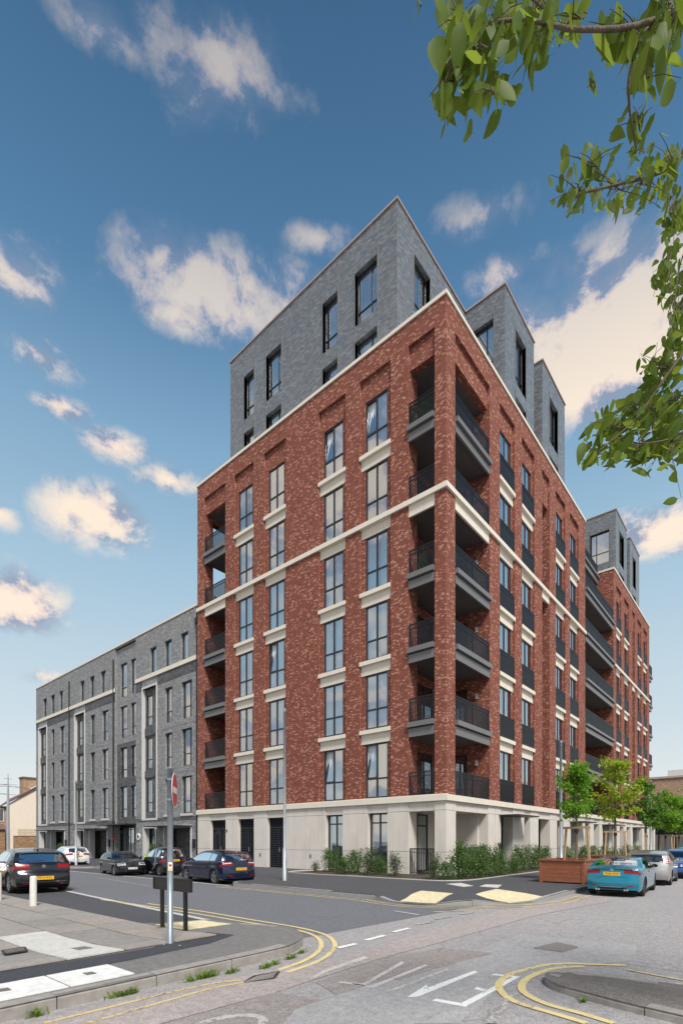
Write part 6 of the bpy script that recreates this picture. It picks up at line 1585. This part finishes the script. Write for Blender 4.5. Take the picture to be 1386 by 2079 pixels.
ch = at_depth(59, 1585, K+4); mb = MB(); mb.box(ch.x-.9, ch.x+.9, ch.y-.7, ch.y+.7, ch.z-2.8, ch.z+.2); cho = mb.build('chimney', 'tan_brick', rfo); mb = MB(); mb.box(ch.x-1.0, ch.x+1.0, ch.y-.8, ch.y+.8, ch.z+.2, ch.z+.42); mb.build('chimney_cap', 'roof_tile', cho)
# brick front with a window, left of the gable
mb = MB(); q = [Vector(hp(-3.5, 0, -.0)), Vector(hp(0, 0, .0))]
mb.quad(hp(-4, 0, .3), hp(0, 0, .3), hp(0, ev-.3, .3), hp(-4, ev-.3, .3)); mb.build('brick_front', 'tan_brick', hs)
mb = MB(); wz0, wz1 = zz(1668), zz(1641); mb.quad(hp(-1.6, wz0, .2), hp(-.55, wz0, .2), hp(-.55, wz1, .2), hp(-1.6, wz1, .2)); wf_ = mb.build('window', 'white_sign', hs)
mb = MB()
for i in range(2): mb.quad(hp(-1.5+.5*i, wz0+.12, .15), hp(-1.12+.5*i, wz0+.12, .15), hp(-1.12+.5*i, wz1-.12, .15), hp(-1.5+.5*i, wz1-.12, .15))
mb.build('pane', 'car_glass', wf_)
mb = MB(); slab(mb, [hp(-3.5, zz(1683), -1.2), hp(-.1, zz(1683), -1.2), hp(-.6, zz(1673), .3), hp(-3.5, zz(1673), .3)], .1); mb.build('porch_roof', 'roof_tile', hs)
mb = MB(); mb.quad(hp(-3.5, 0, -.9), hp(-.2, 0, -.9), hp(-.2, zz(1684), -.9), hp(-3.5, zz(1684), -.9)); mb.build('porch_wall', 'yellow_brick', hs)
gwl = thing('garden_wall', 'low brown brick garden wall below the trellis', 'wall', (0, 0, 0)); k2 = K-3
A1, A2 = at_depth(28, 1700, k2), at_depth(80, 1700, k2+1); mb = MB(); mb.beam(Vector((A1.x, A1.y, 1.1)), Vector((A2.x, A2.y, 1.1)), .25, 2.2); mb.build('brick_wall', 'yellow_brick', gwl); mb = MB(); mb.beam(Vector((A1.x, A1.y, 2.24)), Vector((A2.x, A2.y, 2.24)), .33, .08); mb.build('coping', 'roof_tile', gwl)
tre = thing('trellis', 'brown lattice trellis on top of the low garden wall', 'trellis', (0, 0, 0)); mb = MB(); B1, B2 = A1.lerp(A2, .18), A2
for i in range(18): p = B1.lerp(B2, i/17); mb.beam((p.x, p.y, 2.3), (p.x, p.y, 3.1), .03, .04)
for i in range(5): z = 2.32+.19*i; mb.beam((B1.x, B1.y, z), (B2.x, B2.y, z), .03, .04)
mb.build('lattice', 'wood', tre)
# utility mast
um = thing('utility_pole', 'grey pole with wires and cross arms at the far left', 'pole', tuple(at_depth(17, 1708, 52)-Vector((0, 0, CZ))))
uz = lambda y: CZ+(1708-y)*52/1036.6
mb = MB(); mb.tube([(0, 0, 0), (0, 0, uz(1632)), (0, 0, uz(1571))], [.16, .13, .03], 10); mb.build('pole', 'lamp_metal', um)
mb = MB()
for y, l_ in ((1592, .9), (1596, 1.2), (1612, .8), (1580, .4)): mb.beam((-l_*RGT[0], -l_*RGT[1], uz(y)), (l_*RGT[0], l_*RGT[1], uz(y)-.1), .03, .03)
mb.build('cross_arms', 'pipe', um)
mb = MB()
for dz, e in ((0, (-1, -.02)), (-.1, (-1, .0)), (-1.0, (-1, .1)), (-.2, (.6, -.15))): mb.tube([(0, 0, uz(1592)+dz), (e[0]*14*RGT[0], e[0]*14*RGT[1], uz(1592)+dz+e[1]*8)], .012, 4)
mb.build('wires', 'pipe', um)
# houses farther up the left street, closing the view
fh = thing('terraced_house', 'low brick terraced house front behind the parked cars on the left', 'house', (0, 0, 0))
# right background: brick block across the end of the street, dark garage, fence of trees
rb = thing('distant_brick_building', 'low tan brick building closing the right hand street', 'building', (0, 0, 0))
mb = MB(); mb.box(72, 84, -34, 9.5, 0, 11.2); mb.build('brick_wall', 'tan_brick', rb); mb = MB(); mb.box(71.8, 84.2, -34.2, 9.7, 11.2, 11.5); mb.build('parapet', 'roof_edge', rb)
mb = MB(); mb.box(74, 84, -34, 2.5, 11.5, 12.6); mb.build('plant_room', 'white_frame', rb)
for i in range(6): MB().box(71.9, 71.99, -8-4*i, -6.6-4*i, 5.5, 7.5).build('window', 'frame', rb)
gr = thing('dark_garage', 'dark flat roofed garage entrance beyond the last columns', 'garage', (0, 0, 0))
mb = MB(); mb.box(52, 60, -3.6, 2.4, 0, 3.0); mb.build('wall', 'dark_metal', gr); mb = MB(); mb.box(51.7, 60.2, -3.9, 2.6, 3.0, 3.2); mb.build('roof', 'pipe', gr)
for y in (-2.8, -1.2, .4): MB().box(51.93, 51.99, y, y+1.3, .1, 2.4).build('door_panel', 'steel', gr)
bt = thing('background_tree', 'hazy green willow like tree in front of the distant brick building', 'tree', (58, -5.5, 0)); a = link('crown', TM[1][0], bt, kind='stuff'); a.scale = (4, 4, 2.0); b = link('trunk', TM[1][1], bt); b.scale = (4, 4, 2.0)
bt2 = thing('background_tree', 'tall background tree behind the last street trees', 'tree', (50, -9.5, 0), 2.0); a = link('crown', TM[3][0], bt2, kind='stuff'); a.scale = (2.6, 2.6, 1.7); b = link('trunk', TM[3][1], bt2); b.scale = (2.6, 2.6, 1.7)
# plants by the grey block doorways
for x, y, lb in ((313, 1700, 'potted shrub by the white framed opening of the grey block'), (125, 1700, 'shrub by the farthest doorway of the grey block')):
    r_ = ray(x, y); kk = (-.5-CX)/r_.x; t_ = thing('shrub', lb, 'shrub', (-.5, CY+kk*r_.y, .1)); a = link('foliage', SH[4][0], t_, kind='stuff'); b = link('stems', SH[4][1], t_)
    for o in (a, b): o.scale = (.9, .9, 1.15)
bpy.data.objects.remove(fh)
# litter and specks on the near pavement
for i, (x, y) in enumerate([(333, 1917), (365, 1922)]):
    p_ = g(x, y, .1); o = MB().box(-.012, .012, -.008, .008, 0, .004).build('litter', 'white_sign', loc=(*p_, h_near(*p_)+.006)); tag(o, ['white scrap of litter just right of the sign post foot', 'white scrap of litter on the dark tarmac farther right of the sign post'][i], 'litter')
